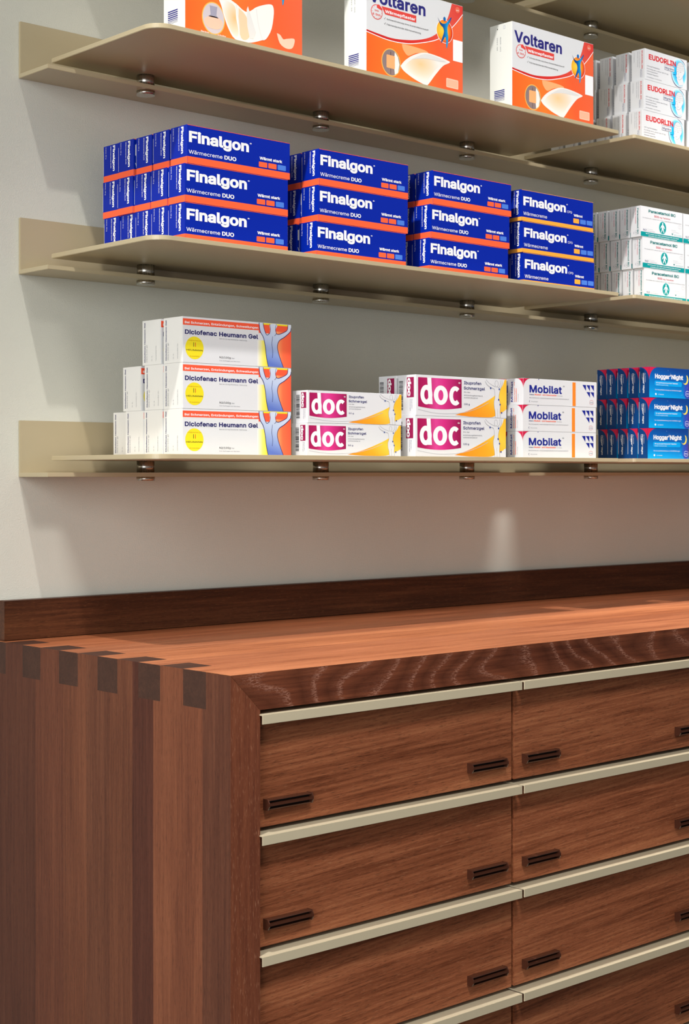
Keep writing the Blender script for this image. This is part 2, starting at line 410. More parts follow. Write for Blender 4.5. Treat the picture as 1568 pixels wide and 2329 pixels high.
# sans-serif letter outlines: advance, then one closed outline per word, coordinates in a base-92 code
GLYPHS = {
' ': '*V',
'!': '*_)8*:)4.+)z.+)v*: )W(L)K(M)@(Q)7(Y)/(c)+(n))(z)+)*)/)5)7)>)@)E)K)J)W)K)d)J)o)E)x)>*#)5*()**)(z*((n*#(c)x(Y)o(Q)d(M',
'%': '/x*I+Z*5+[*!+a)o+i)a+t)T,#)K,3)E,C)A,U)@,i)@-$)A-8)E-I)L-Y)U-i)a-v)o.$*!.-*5.1*I.3*_.1*q.-+$.$+3-v+>-i+G-Y+M-I+Q-8+S-$+S,i+Q,U+M,C+G,3+>,#+3+t+$+i*q+a*_+[ *I,+*Y,-*f,3*o,>*u,J*y,X*z,i*z-$*y-5*v-B*p-O*g-Y*Y-`*I-c*:-`*.-Y*#-O)z-B)v-5)u-$)u,i)v,X)z,J*#,>*-,3*:,- .!(F-k(H-W(M-G(U-9(`-.(m-$(|,{)0,w)B,u)T,u)n,w*#,{*6-$*F-.*U-:*c-H*m-X*u-k*z.!*|.8*z.J*u.Z*m.i*c.t*U.}*F/&*6/+*#/,)n/,)T/+)B/&)0.|(|.s(m.h(`.Y(U.J(M.7(H .!(t.3(v.?(|.H)*.N)7.R)E.S)T.S)n.R)}.N*/.H*<.?*F.3*L.!*N-p*L-c*F-Y*<-S*/-O)}-N)n-N)T-O)E-S)7-Y)*-c(|-o(v )z(P-l.+.J.+*Y(P',
'&': '-I*`(I*?(K)~(Q)d(])M(k):({)+)3(|)I(u)b(s){(u*4(y*G)#*W)/*h);*w)J+*)Z+8)n+G*%+V*s,3+,,D+2,K+8,S+>,[+B,e+D,o+E,z+C--+>-;+4-F+(-O*v-T*d-V*W-U*L-R*B-N*9-H*1-A*+-8*&-.*#-#*!,t*#,g*&,[*+,O*2,D*9,8*C,+*g+[-?(P,P(P*E+%)o+e)b+v)U,+)L,<)F,M)B,`)@,s)B--)G-A)P-S)[-d)k-r)|-}*4.)*J..*c./*{..+5.)+I-}+Z-r+i-e+t-T+}-C,%-1,(,y,&,j,#,[+{,N+u,A+m,4+c,)+X+z+L+o+?+e*4*t)}*e)o*V)d*H)]*;)W*,)V)y)W)i)[)Z)c)L)l)A)x)7*)).*8)(*I)$*[)!*p)$+&))+:)0+L):+^)F+m)T+{)f,+)y,4*1,;*H,@*a,A*{,}*{,{*],x*A,r**,j)r,a)a,W)Q,M)E,E);,=)3,1)#+{(o+f(b+N(W+5(O*x(K',
"'": '*i)C+~);.+)~.+)v+~',
'(': '+P)N*j)O+3)S+Z)Z,()c,P)m,x)z-B*+-g*:.,*K.I++.I*v.$*g-[*Y-5*M,k*C,C*;+y*6+S*2+0*1*j*2*J*5*+*:)i*A)H*K)&*V(a*e(=*u&s++&K*K&K*0&~)v(T)e),)X)`)Q*6',
')': '+P(v&K)-&t)=(>)K(c)V)))`)J)g)j)l*-)o*K)p*j)o+0)k+S)f+y)^,C)S,k)G-5):-[)+.$(v.I)V.I)g.,)v-g*(-B*4,x*>,P*G,&*M+Z*Q+3*R*j*P*6*H)^*;)***(S)q&})V&K',
'+': '-N*a(s*a,P+>,P+>(s )2*F)2*},l*},l*F',
',': '*V(w&4)9)<*!)<)I&4',
'-': '-N,5+3,5*V)h*V)h+3',
'.': '*V)T(L)H(M)>(Q)4(Y),(c)((n)&(z)()*),)5)4)>)>)F)H)J)T)L)a)J)l)F)v)>)})5*%)**&(z*%(n)}(c)v(Y)l(Q)a(M',
'/': '+8+*.C)<&`(_&`*L.C',
'0': '-N*~(I*Y(M*8(W)x(i)_)$)J)B):)g).*5)&*e)$+=)&+r).,E):,p)J-8)`-V)x-n*9.#*Y..*~.2+E..+g.#,&-n,@-V,T-8,e,p,q,E,x+r,z+=,x*e,q*5,e)g,T)B,@)$,&(i+g(W+F(M *~)&+9))+N)1+b)?+r)Q,#)j,.**,6*J,:*p,<+=,:+g,6,0,.,Q,#,n+r-)+b-<+N-J+9-R*~-U*f-R*P-J*=-<*--))|,n)q,Q)i,0)e+g)c+=)e*p)i*J)q**)|)j*-)Q*=)?*P)1*f))',
'1': '-N)A(P)A),,l),,l(P +S.++S(P*o(P*o-I*l-I)K,J)K-4*a.+',
'2': '-N)5(P)5)#+)+#+;+7+K+I+Y+Y+f+j+o+x+w,++|,9,!,H,#,W,!,j+{,z+t-,+j-8+_-B+P-J+A-P+0-S*{-U*h-S*V-O*F-H*9-?*.-4*$-%)z,s)v,b)u,N)7,N)9,l)@-+)K-C)[-Y)o-l*)-z*B.)*_./*|.2+=./+X.)+r-{,,-l,>-Z,M-F,X-0,`,s,b,X,a,F,^,4,W+~,O+k,C+W,4+B+}+*+f*l+J*N*3)1*3).,j).,j(P',
'3': '-N*u(I*V(K*9(Q){(Z)b(g)M(w);).).)D)$)^(})z)c)z)f)i)l)Y)t)L*!)A*0)7*?)0*P)+*c)(*v)&+.)(+A),+R)2+c):+p)E+{)R,&)b,,)s,-*+,,*=,&*N+|*_+r*n+d*z+R+)+=+0+#+5*d+7*7+7*7+k+`-I+`-M);-M);.+,X.+,X-V*n+U*n+a+6+b+V+^+t+S,1+E,F+3,W*y,d*a,l*G,n*+,k)j,d)O,V)7,F(~,1(l+u(]+X(R+:(K',
'4': '-N(y)_(y*8+6.++w.+)c*@)c*=-%*=-%)_ +Y(P+Y)o+Y*,+Y+~,;+~,;(P',
'5': '-N*x(I*Z(K*?(Q*%([)l(j)X(z)H)1)<)G)4)_)1)x)p)x)s)i)x)[*#)N*.)C*:)9*G)1*V)+*g)(*x)&+0)(+B)-+S)5+c)@+p)N+z)^,%)p,**&,,*<,**Q,$*f+z*x+o+,+b+:+R+E+@+M+-+R*u+T*d+S*R+P*A+K*2+E*$+>)v+5)8+<)U.+,R.+,R-M*1-M)|+m)~+m*.+w*<+~*L,)*],.*o,1+#,2+;,0+Q,,+f,$+y+w,.+k,=+],J+L,V+:,`+%,g*m,k*U,l*=,i)z,b)[,U)A,D)),0(q+u(`+Y(S+<(L',
'6': '-N*}(I*_(L*B(S*((`)m(p)Y)()I)?)>)Z)7)x)5*<)6*U)<*o)E+.)R+K)f+n*!,8+;.+,%.+*1+D*++D*1+M*7+V*?+`*H+g*R+n*_+s*k+w*x+y+*+z+H+x+c+q+|+g,5+W,G+E,V+/,a*r,h*U,j*7,h)u,`)W,T)>,D)&,1(o+v(_+[(S+@(L *})$+4)&+F),+V)4+e)>+p)K+z)Z,%)m,**!,+*7,**L,%*_+z*p+p+!+e+0+V+:+F+B+4+G*}+H*j+G*X+B*H+;*:+0*.+#*#*q)y*`)t*M)s*8)t*#)y)m*#)[*.)K*:)>*H)4*X),*j)&',
'7': '-N)V(P,&-I,&-M)3-M)3.+,l.+,l-J*?(P',
'8': '-N*}(I*[(K*=(Q)~([)e(j)P({)?)3)3)I)+)c)))})**6)/*J)6*^)@*o)L+!)Z+0)k+;)|+C*3+H*3+J)w+S)c+a)R+t)E,.)>,F);,a)>,z)D-6)O-K)`-_)r-o*,-|*D.**`.0*}.2+>.0+Y.*+r-|,,-o,>-_,M-K,Y-6,`,z,c,a,`,F,X,.,K+t,;+a,&+S+l+J+l+H,!+C,3+;,C+0,Q+!,^*o,h*^,p*J,t*6,v)},s)c,l)I,_)3,N({,9(j+}([+a(Q+B(K *})%+7)&+J)++])1+l):+y)D,&)P,/)`,3)o,5*$,3*7,.*G,%*W+x*e+j*p+Z*z+H+$+6+)*}+**i+)*U+$*C*z*4*p*%*e)x*W)p*G)k*7)i*$)k)o)o)`)w)P*$)D*2):*A)1*S)+*h)& *}+b+3+c+C+f+Q+l+_+t+j+~+s,.+z,<+~,K,!,]+~,m+z,|+t--+k-9+`-C+R-J+C-P+3-T*}-U*k-T*Z-P*K-J*>-C*3-9*+--*#,|)|,m){,])|,K*#,<*+,.*4+~*?+t*L+l*[+f*l+c',
'9': '-N*}.2+?./+].(+v-x,1-h,D-S,T-;,a,},h,_,j,?,h,%,c+h,Y+M,K+/,8*j+{*B*c(P)x(P+m+7+s+7+n+-+g+#+_*x+U*q+K*j+@*e+4*a+&*^*u*^*V*`*;*f*!*q)j+#)W+6)H+L)=+f)7,$)5,D)7,c)>-#)J-=)Z-T)n-i*)-x*B.(*_./ *}-U*j-T*X-O*H-G*:-<*.-0*#,|)y,k)u,X)s,D)u,/)y+y*#+g*.+W*:+K*H+@*X+9*j+4*}+2+4+4+F+8+V+@+e+J+q+W+z+g,%+x,*,.,+,B,*,W,%,k+z,|+q-/+e-<+V-G+F-O+4-T',
':': '*V)T(L)H(M)>(Q)4(Y),(c)((n)&(z)()*),)5)4)>)>)F)H)J)T)L)a)J)l)F)v)>)})5*%)**&(z*%(n)}(c)v(Y)l(Q)a(M )T+N)H+O)>+T)4+[),+f)(+p)&+|)(,,),,7)4,A)>,H)H,L)T,N)a,L)l,H)v,A)},7*%,,*&+|*%+p)}+f)v+[)l+T)a+O',
';': '*V(w&4)9)<*!)<)I&4 )]+N)Q+O)F+T)<+[)5+f)0+p)/+|)0,,)5,7)<,A)F,H)Q,L)],N)j,L)t,H)~,A*),7*.,,*/+|*.+p*)+f)~+[)t+T)j+O',
'@': '/x,G&#+s&%+E&-*x&9*R&I*1&_)p&w)W(8)B(Y)2)!)&)L(|)y(y*M(|*})&+L)2+u)C,>)W,`)q,}*1-:*R-O*w-`+C-l+o-s,A-v,o-s-<-l-b-_.(-M.F-9.a,|.w,a/.,C/<,!/F+]/L+:/N*r/N*Y/L*@/J*(/F)l/A)U/:)A/0)./#({.r(m.`(c.K(^.3([.$([-t(^-f(b-X(f-L(m-B(u-9(~-3)--0)9--)9-%)+,w(z,i(o,W(e,C(`,*(^+j(`+P(h+:(t+&))*s)>*g)U*^)q*X*2*V*P*X*o*`+.*j+H*w+_+,+r+@,%+V,2+p,9,.,;,C,:,U,6,f,/,s,&,~+z-)+r-,+r-,,3-d,3-d)d-e)V-i)J-o)?-w)7.&)2.4)0.C)2.P)7.[)A.d)N.j)`.o)u.r*2.s*P.t*r.r+4.n+P.f+m.Y,+.K,C.9,Y.#,n-g-!-K-1-,-;,f-A,?-C+u-A+Q-;+1-1*p-!*U,n*>,X**,?)v,#)i+a)_+>)Y*u)W*L)Y*#)_)Y)i)7)v(t**(X*?(?*V(+*r&v+5&h+W&^+}&X,I&V,]&V,o&X-$&[-5&_-E&c-S&g-s&q.%&@-w&<-j&7-Y&3-H&/-6&+-#&(,m&%,Z&# ,-)6,B)7,T)<,c)C,p)N,z)[-$)l-**#-.*:-/*S-.*m-*+%-#+8,x+F,n+Q,b+Y,R+_,B+b,/+d+y+b+i+]+Z+T+N+J+C+=+;+.+5*y+2*g+1*S+2*>+5**+:)s+A)b+J)S+V)F+e)=+v)8',
'A': '-j(a(P*d.++S.+-X(P,p(P+_+n+G,X+&-h+4-h*p,W*Y+n)J(P )d*()d*b,V*b,V*(',
'B': '-Q)1(P)1.++0.++Q.)+p.!,--u,B-g,S-V,b-C,k-.,q,s,s,Z,r,E,n,4,h,#,_+s,T+g,H+^,;+U,-+O+{+J+{+E,/+C,?+=,O+4,_+),l*w,w*f-#*R-)*;-+)~-))e-!)M,u)8,g)$,T(p,<(c+}(X+[(R+6(P )s).+4).+X)1+u)8,.)E,<)U,E)i,G*!,F*3,B*C,:*R,1*`,#*l+r*u+a*|+L+#+7+%)s+% )s+]+-+]+?+_+P+b+`+h+n+p+z+z,&,*,.,8,3,G,4,X,1,n,*-$+y-6+f-C+M-J+/-M)s-M',
'C': '.,+J(I*|(M*T(W*0(j)m)%)Q)D);)i)**7(}*f(y+=(}+q)*,D);,n)Q-6)m-T*0-n*T.!*|..+J.2+e.0+}.-,8.%,N-z,d-o,w-a-,-Q-<-?-I-+-T,r-],Y-c,@,},@,y,Q,r,a,j,p,a,|,U-+,I-5,<->,.-E+{-J+l-N+[-P+J-Q+,-N*l-F*R-9*;-&*&,l)s,P)g,0)`+g)]+=)`*p)g*K)s*+*&)k*;)S*R)A*m)4+,)-+J)*+[)++l)-+{)1,.)6,<)=,I)F,U)O,a)[,j)h,r)v,y**,}*:-c*:-])}-T)f-I)P-<)<--)*,w(w,d(i,O(^,9(U+}(N+e(J',
'D': '.#*v(P)U(P)U).*r).+=)1+`)9+~)F,;)X,O)p,`*/,k*O,r*s,t+>,r+f,k,-,`,M,P,i,<-!,#-5+c-B+A-J*x-M)R-M)R.+*|.++P.&+{-y,E-h,f-P-$-3-:,l-J,C-S+r-W+>-S*h-J*9-:)m-#)H,e)+,C(p+x(_+K(S )s.+)s(P)1(P)1.+',
'E': '-,)1(P)1.+,X.+,X-M)s-M)s+^,G+^,G+#)s+#)s).,[).,[(P',
'F': '-!)1(P)1.+,U.+,U-M)s-M)s+U,>+U,>*x)s*x)s(P',
'G': '.6+L(I*|(M*S(W*/(j)l)%)P)D):)j)**7(|*f(y+=(|+q)*,D):,n)P-6)k-T*/-n*R.!*z..+H.2+c.0+|.,,8.%,O-x,e-m,x-_-.-N-=-=-J-)-U,p-^,Y-d,A,},A,w,Q,p,`,h,n,_,{,T-*,H-4,<-=,.-D+{-I+l-N+Z-P+H-Q++-N*l-F*Q-9*:-&*&,m)s,P)g,0)`+g)]+=)`*p)g*K)s*+*&)k*;)T*R)A*m)4+-)-+L)*+h),,%)2,=)<,Q)J,c)[,q)q,|*--%*G-(*e-;*b+Z*b+Z+?-h+?-h*c-e*:-[)r-L)P-8)3,{(w,^(d,<(U+t(L',
'H': '.3)1(P)1.+)s.+)s+a,m+a,m.+-R.+-R(P,m(P,m+&)s+&)s(P',
'I': '+l(p(P(p).)l).)l-M(p-M(p.++L.++L-M*Q-M*Q).+L).+L(P',
'J': ',q*S(I*)(N)`([)@(r)))4(w)Y(r*+(r*G)W*G)W*+)Y)k)b)R)p)?*$)2*:)**S)&*l)*+$)2+7)?+D)R+L)k+O*++O.+,4.+,4*+,0)Y+~)4+f(r+F([*~(N',
'K': '-])^*+)^*s*$+D*H+o*o,<,P.+-I.++%+S+!+S )1(P)1.+)s.+)s,2)r*|)s*[)s(P ,X(P*V+B+!+u-J(P',
'L': ',n)1(P)1.+)s.+)s).,M).,M(P',
'M': '/G)1(P)1.+*2.++T*U+_*9+k)q+w)I,%)%+s)%+~)H,.)o,:*8,D*U-f.+.g.+.g(P.%(P.%+c.%,+.&,U.(-%.)-R./-R-|,~-l,O-],%-Q+c,:(P+^(P*D+c*9,$*+,M)w,})f-R)m-R)n-))o,X)p,,)p+c)p(P',
'N': '.9)1(P)1.+)~.+,;*Q,O*1,i)a-&),,z)+,v)b,t*7,t*^,t.+-X.+-X(P,h(P*e+b*K,/*.,b)b-M)m-O)p,e)r,,)s+c)s(P',
'O': '.C+J(I*|(M*T(W*0(j)m)%)Q)D);)i)**7(}*f(y+=(}+q)*,D);,n)Q-6)m-T*0-n*T.!*|..+J.2+u..,@.!,e-n-(-T-C-6-Y,n-j,D-t+q-w+=-t*f-j*7-Y)i-C)D-()%,e(j,@(W+u(M +J)*+h),,()4,A)A,X)S,m)j,}**--*J-5*p-7+=-5+g--,0,},Q,m,m,X-(,A-:,(-G+h-N+J-Q+,-N*m-F*R-:*;-(*(,m)s,P)g,0)`+g)]+=)`*p)g*J)s***()k*;)S*R)A*m)4+,),',
'P': '-F)1(P)1.++*.++O.(+q-},0-q,H-a,[-M,k-7,u,y,|,^,~,@,|+~,u+c,k+H,[+2,H*z,0*j+q*^+O*V+**T)c*T)c+1+(+1+@+3+V+7+i+?+x+I,(+V,1+f,7+v,;,,,<,@,;,S,7,f,1,w,(-)+x-5+i-@+V-G+@-L+&-M)s-M)s(P',
'Q': '.C+4*9+y*9,U)J,e)6-^&|,v&|,>(l,/)! +J(I*|(M*T(W*0(j)m)%)Q)D);)i)**7(}*f(y+=(}+q)*,D);,n)Q-6)m-T*0-n*T.!*|..+J.2+u..,@.!,e-n-(-T-C-6-Y,n-j,D-t+q-w+=-t*f-j*7-Y)i-C)D-()%,e(j,@(W+u(M +J)*+h),,()4,A)A,X)S,m)j,}**--*J-5*p-7+=-5+g--,0,},Q,m,m,X-(,A-:,(-G+h-N+J-Q+,-N*m-F*R-:*;-(*(,m)s,P)g,0)`+g)]+=)`*p)g*J)s***()k*;)S*R)A*m)4+,),',
'R': '-J)1(P)1.+++.++P.(+q-~,1-s,H-c,]-P,k-:,v,},|,b,~,D,|,&,v+h,k+N,]+9,H+&,1*t+q*i+P*c++*a)U*a)U+>+)+>+A+?+W+C+j+J+y+S,)+_,2+l,8+|,<,1,=,D,<,W,8,j,2,z,)-,+y-7+j-A+V-G+A-L+(-M)s-M)s(P ,E(P+$+#+o+#-5(P',
'S': '-H*{(G*V(I*6(O)v(Y)[(h)F(y)5)1)()H({)c(w*!)^*!)b)l)h)[)q)M)~)A*0)7*@)0*S)**g)&*{)%+5)&+J)++^)1+o):+})D,-)Q,6)`,<)p,>*$,<*4,8*B,0*M,%*W+v*`+h*h+W*n+F*t+4*y*R+.*++<)f+L)K+a)8+y)-,9)),X)+,u)3-2)@-I)Q-^)g-n*#-|*?.**^.0*~.2+B.0+a.*+|-|,8-n,L-^,^-J,k-4,s,x,v,_,5,_,0,w,#-.+n->+W-J+=-Q*|-T*g-R*S-O*A-I*2-A*$-7)w-+)o,z)k,l)i,])k,K)p,=)y,2*(,(*5+{*C+t*R+n*a+i*o+e+G+V+V+R+g+M+x+G,,+?,<+7,K+-,X*},e*p,p*a,w*N,|*;,}*$,{)f,t)L,g)5,V(|,A(j,&([+f(P+D(I',
'T': '-J(q-M(q.+-*.+-*-M+@-M+@(P*[(P*[-M',
'U': '.3+B(H*w(J*T(R*4(`)t(r)]),)J)E)<)b)4*%)1*G)1.+)r.+)r*L)t*5)z){*&)g*3)T*C)E*U)9*k)0+&)*+B))+])*+u)0,/)9,A)E,P)T,^)g,f){,l*5,n*L,n.+-R.+-R*G-O*%-G)b-:)E-&),,l(r,O(`,0(R+i(J',
'V': '-j*g(P(a.+)I.+*Z*i*r*!+7(p+*(p+J*#+b*i,p.+-X.++U(P',
'W': '0%*5(P(a.+)G.+*=*_*I*+*U)S*`(y*W(y*c)S*n*+*{*_+r.+,a.+-W*_-d*+-p)S-{(y-r(y-})S.,*+.9*_/..+/r.+.@(P-P(P,T,&,C,l,4-e,B-e,3,p,.,W,(,?+~,&+$(P',
'X': '-d(c(P*t+[*t++(n.+)^.+*L,u*g,M*z,-+2+d+&+d+;,-+O,M+j,u,Z.+-G.++B+.+B+_-Q(P,c(P+d)w+K*?+9*^+$+%+3+%*|*_*i*@*P)w)P(P',
'Y': '-b*f(P*f*k(a.+)P.+*Z,<*y+d+%+Q+/+=+9+$*{+$+(+=+1+R+:+e+W,<,b.+-P.++K*k+K(P',
'Z': '-?({(P({)!+P,f+r-8,9-f,@-O+]-M*z-M(y-M(y.+,r.+,r-W*C)w)|)F)V(r)O)+*2).*q).,t).,t(P',
'a': ',j*:(G*!(I)i(M)S(U)A(`)1(n)$(~(w)4(q)I(o)b(q)v(u*,(|*;)**H)5*R)C*[)Q*c)b*i)s*n*)*q*;*t*L*w+)*~+6+#+@+%+H+*+N+/+Q+5+S+>+S+@+R+O+O+]+J+i+C+s+:+{+/,%*~,+*o,.*_,/*L,.*=,+*/,%*!+|)u+u)l+m)d+d)^+Z)Y+Q(z+c)(+y)5,/)D,>)T,J)h,T){,[*3,a*G,d*],e*k,e*z,c+.,`+>,[+N,U+^,L+l,B+x,4,%,#,.+m,3+U,5+:,5(P+T(P+T))+O))+J(|+C(s+;(j+1(a+#(X*r(Q*b(L*O(I *D(~*Z)#*n)(+!)0+1)9+=)E+F)R+M)b+Q)p+S*#+S*X+O*U+J*R+B*P+%*J*c*E*I*B*;*@*-*=)|*9)p*3)f*-)]*$)V)x)R)l)Q)_)R)R)U)G)[)=)c)5)m).)x))*()$*6)!',
'b': '-1+#(H*k(I*W(M*F(T*9(]*-(f*#(p)l)0)f)0)f(P)*(P)*.+)h.+)h,!)l,!*!,>*-,G*8,P*E,Y*V,`*j,d+#,e+B,c+_,Z+y,M,3,:,F,#,V+e,b+D,i*~,k*W,i*1,b)j,V)I,G).,4(s+y(a+`(S+C(J *w)#+1)%+E),+V)7+f)E+r)V+|)k,&*$,+*=,,*W,+*r,&+.+|+D+s+X+g+j+W+w+E,%+2,,*w,.*a,,*L,%*;+x*-+k)|+Y)s+F)l+0)h*s)g*W)h*<)l*#)s)i)})T*-)C*<)6*M),*a)%',
'c': ',q*j(H*H(K**(S)k(a)R(t)=)/)-)J(})j(v*0(s*U(v*|(}+C)-+c)=+~)R,9)k,L**,Z*H,c*j,e*},e+2,b+C,^+S,W+c,P+q,H+~,>,.,3,8,%,A+t,H+e,N+T+o+E+l+O+g+X+b+a+[+i+U+p+M+w+D+|+;,$+1,)+%,,*w,-*j,.*R,,*=,$*++v)x+h)l+U)b+A)[++)W*o)U*U)W*=)[*$)b)k)l)V)x)E*+)7*=),*R)%*j)!*w)#+&)%+2))+<),+E)1+N)7+V)>+])E+d)N+i)W+m)a+p)k,O)[,I)K,B);,9)-,/(|,!(q+r(f+d(]+T(U+D(O+3(K*}(I',
'd': '-1*^(H*?(J*!(S)e(a)N(s);).),)I(|)j(u*1(s*W(u*~(|+D),+e);,#)N,:)f,M*!,Z*?,c*_,e*u,d+,,`+<,Y+J,P+U,G+_,>+g,4+m,++r,!+w,!+w.+,X.+,X(P+y(P+y)0+s)0+m)&+g(z+_(p+T(f+I(]+;(T++(M*t(I *h)#*})%+5),+F)6+U)C+b)T+k)i+r*#+v*<+x*W+v*s+r+0+l+F+b+Y+U+k+F+x+5,%*~,,*h,.*P,,*<,%*++w)x+j)l+X)b+D)[+.)W*r)U*W)W*=)[*$)c)k)l)V)x)E*+)7*<),*P)%',
'e': ',y*o(H*K(K*+(S)k(a)Q(t)=)/)-)J(})j(v*0(s*U(u*{(}+A),+b)<+})P,8)i,K*(,Y*F,c*h,e*},d+5,a+I,Z+],R+o,G,!,9,2,(,?+q,I+Y,Q+?,V*~,W*],W*C)@*C)@*x,6*x+v*e+t*}+p+7+j+L+`+^+T+m+F+z+5,&*~,,*h,.*Q,,*>,&*,+y)y+m)m+^)c+M)[+:)V+%)U*n)U*L)W*1)[)u)d)`)o)M)})>*1)2*C)**X)$*o)!*~)#+0)%+=)*+H)/+S)6+])>+f)G+l)R+r)_,Q)P,J)=,@),,3(x,#(k+n(_+Z(T+D(M+,(I',
'f': '+=+!,`+!,+(V,+(V,` )F(P)F-9)G-M)L-`)U-p)a-})n.,)}.5*2.;*C.?*U.@*d.@*o.?*y.=+2.7*~-^*r-b*^-d*L-b*>-^*4-U*--J*)-<*(-,*((P',
'g': '-2*j%p*N%r*6%u)|%{)h&&)V&1)G&=);&J)0&W)(&g)Z(&)a&{)h&s)p&j)y&b*(&Y*4&S*C&N*U&K*j&J++&L+D&T+Y&a+j&r+t(.+w(J+w)9+r)9+m)1+f)(+_(z+T(q+I(h+;(a++(Z*t(V*^(U*?(W*#(_)g(l)O(|)<)6),)O(|)n(u*4(s*Y(u+#(|+F),+e)<,#)O,:)f,M*#,Z*@,c*_,e*u,d+,,`+<,Y+J,Q+V,H+`,>+h,4+n,++t,!+y,!+y,`,X,`,X(G,V((,O&i,B&Q,2&>+z&/+c&!+H%w+,%r *h)0*~)2+5)7+G)@+U)L+b)]+l)o+s*(+w*@+x*[+w*v+s+1+l+G+c+Z+V+k+G+x+6,%*~,,*h,.*P,,*=,%*++x)x+j)l+Y)c+E)[+0)W*u)U*[)W*A)[**)c)q)l)^)y)M*+)A*=)7*Q)2',
'h': '-!)h*~)h(P)*(P)*.+)h.+)h+_)[+_)j,!)z,<*2,N*I,Z*c,c*~,e+;,d+R,^+g,U+y,H,,,8,9,$,B+j,G+N,I+/,I(P+h(P+h+*+e+F+^+^+P+p+?+~+*,**m,-*Z,,*J,(*;+}*-+t)~+i)t+Z)m+I)i+7',
'i': '*A)*(P)*,`)h,`)h(P )I-D)>-E)4-I)+-P)#-X(|-b(z-m(|-x)#.%)+..)4.4)>.8)I.:)T.8)_.4)h..)o.%)s-x)t-m)s-b)o-X)h-P)_-I)T-E',
'j': '*A)*,`)h,`)h(2)f&x)b&d)[&Q)Q&A)E&4)6&*)#%~(l%z(T%x(F%x(F&T(R&T(c&V(p&[(y&d)#&o)(&~)*(3 )H-D)=-E)3-I)*-P)#-X({-b(z-m({-x)#.%)*..)3.4)=.8)H.:)T.8)_.4)h..)n.%)s-x)t-m)s-b)n-X)h-P)_-I)T-E',
'k': ',b)d*!)d*o)o*o+[,`,L,`*R*b*K*b )*(P)*.+)h.+)h(P +f(P*.*T*Y+#,X(P',
'l': '*W*$(N)f(P)P(X)?(e)3(v),)0)*)I)*.+)h.+)h)X)h)H)k)<)n)3)t).)})**,))*:)**D)+*O(S*<(O',
'm': '/5)*(P)*,`)f,`)f+g)b+g)h+z)p,/)z,>**,J*8,T*F,]*U,c*f,f*v,g+4,d+K,[+_,M+o,:+z,#,$+g+x+g+~+x,*,-,5,;,B,H,P,R,b,[,s,b-*,f->,g-S,f-h,a-{,X.0,M.?,>.K,,.T+s.Y+Z.[+>.[(P-z(P-z+=-w+V-o+j-c+y-Q,&-?,--,,.,w,-,h,*,Z,#,O+x,E+n,=+b,8+T,4+F,3+6,3(P+Q(P+Q+C+O+W+H+i+<+w+-,%*w,,*b,.*S,-*E,**8,#*++x)}+n)t+a)m+Q)i+@)h+-)h(P',
'n': '-!)h*~)h(P)*(P)*,`)f,`)f+_)[+_)j,!)z,<*2,N*I,Z*c,c*~,e+;,d+R,^+g,U+y,H,,,8,9,$,B+j,G+N,I+/,I(P+h(P+h+*+e+F+^+^+P+p+?+~+*,**m,-*Z,,*J,(*;+}*-+t)~+i)t+Z)m+I)i+7',
'o': '-(*j(H*H(K**(S)k(a)R(t)=)/)-)J(})j(v*0(s*U(v*|(}+C)-+c)=+~)R,9)k,L**,Z*H,c*j,e+0,c+N,Z+k,L,&,9,;+~,K+c,W+C,`*|,b*U,`*0,W)j,K)J,;)/,&(t+k(a+N(S+0(K *j)!+%)%+;),+M)7+])E+j)V+s)k+z*$+~*=,!*U+~*o+z+++s+A+j+U+]+h+M+v+;,$+%,,*j,.*R,,*=,$*++v)x+h)l+U)b+A)[++)W*o)U*U)W*=)[*$)b)k)l)V)x)E*+)7*=),*R)%',
'p': '-1)*%x)*,`)f,`)f,!)l,!*!,>*-,G*8,P*E,Y*V,`*j,d+#,e+B,c+_,Z+y,M,3,:,F,#,V+e,b+D,i*~,k*W,i*1,b)j,V)I,G).,4(s+y(a+`(S+C(J+#(H*k(I*W(M*G(T*9(]*-(f*#(p)l)0)h)0)h%x *w)#+1)%+E),+V)7+f)E+r)V+|)k,&*$,+*=,,*W,+*r,&+.+|+D+s+X+g+j+W+w+E,%+2,,*w,.*a,,*L,%*;+x*-+k)|+Y)s+F)l+0)h*s)g*W)h*<)l*#)s)i)})T*-)C*<)6*M),*a)%',
'q': '-1,X%x+w%x+w)0+r)0+m)&+g(z+_(p+T(f+I(]+;(T++(M*t(I*^(H*?(J*!(S)e(a)N(s);).),)I(|)j(u*1(s*W(u*~(|+D),+e);,#)N,:)f,M*!,Z*?,c*_,e*u,d+,,`+<,Y+J,P+U,G+_,>+s,!+y,!+y,`,X,` *h)#*})%+5),+F)6+U)C+b)T+k)i+r*#+v*<+x*W+v*s+r+0+l+F+b+Y+U+k+F+x+5,%*~,,*h,.*P,,*<,%*++w)x+j)l+X)b+D)[+.)W*r)U*W)W*=)[*$)c)k)l)V)x)E*+)7*<),*P)%',
'r': '+B)*(P)*,`)f,`)f,$)i,$)r,7*!,F*2,S*E,^*Y,d*p,f+#,e+2,e+2,%+$,(*j,**X,(*H,$*9+{*,+r)}+h)t+[)m+L)i+=)h+,)h(P',
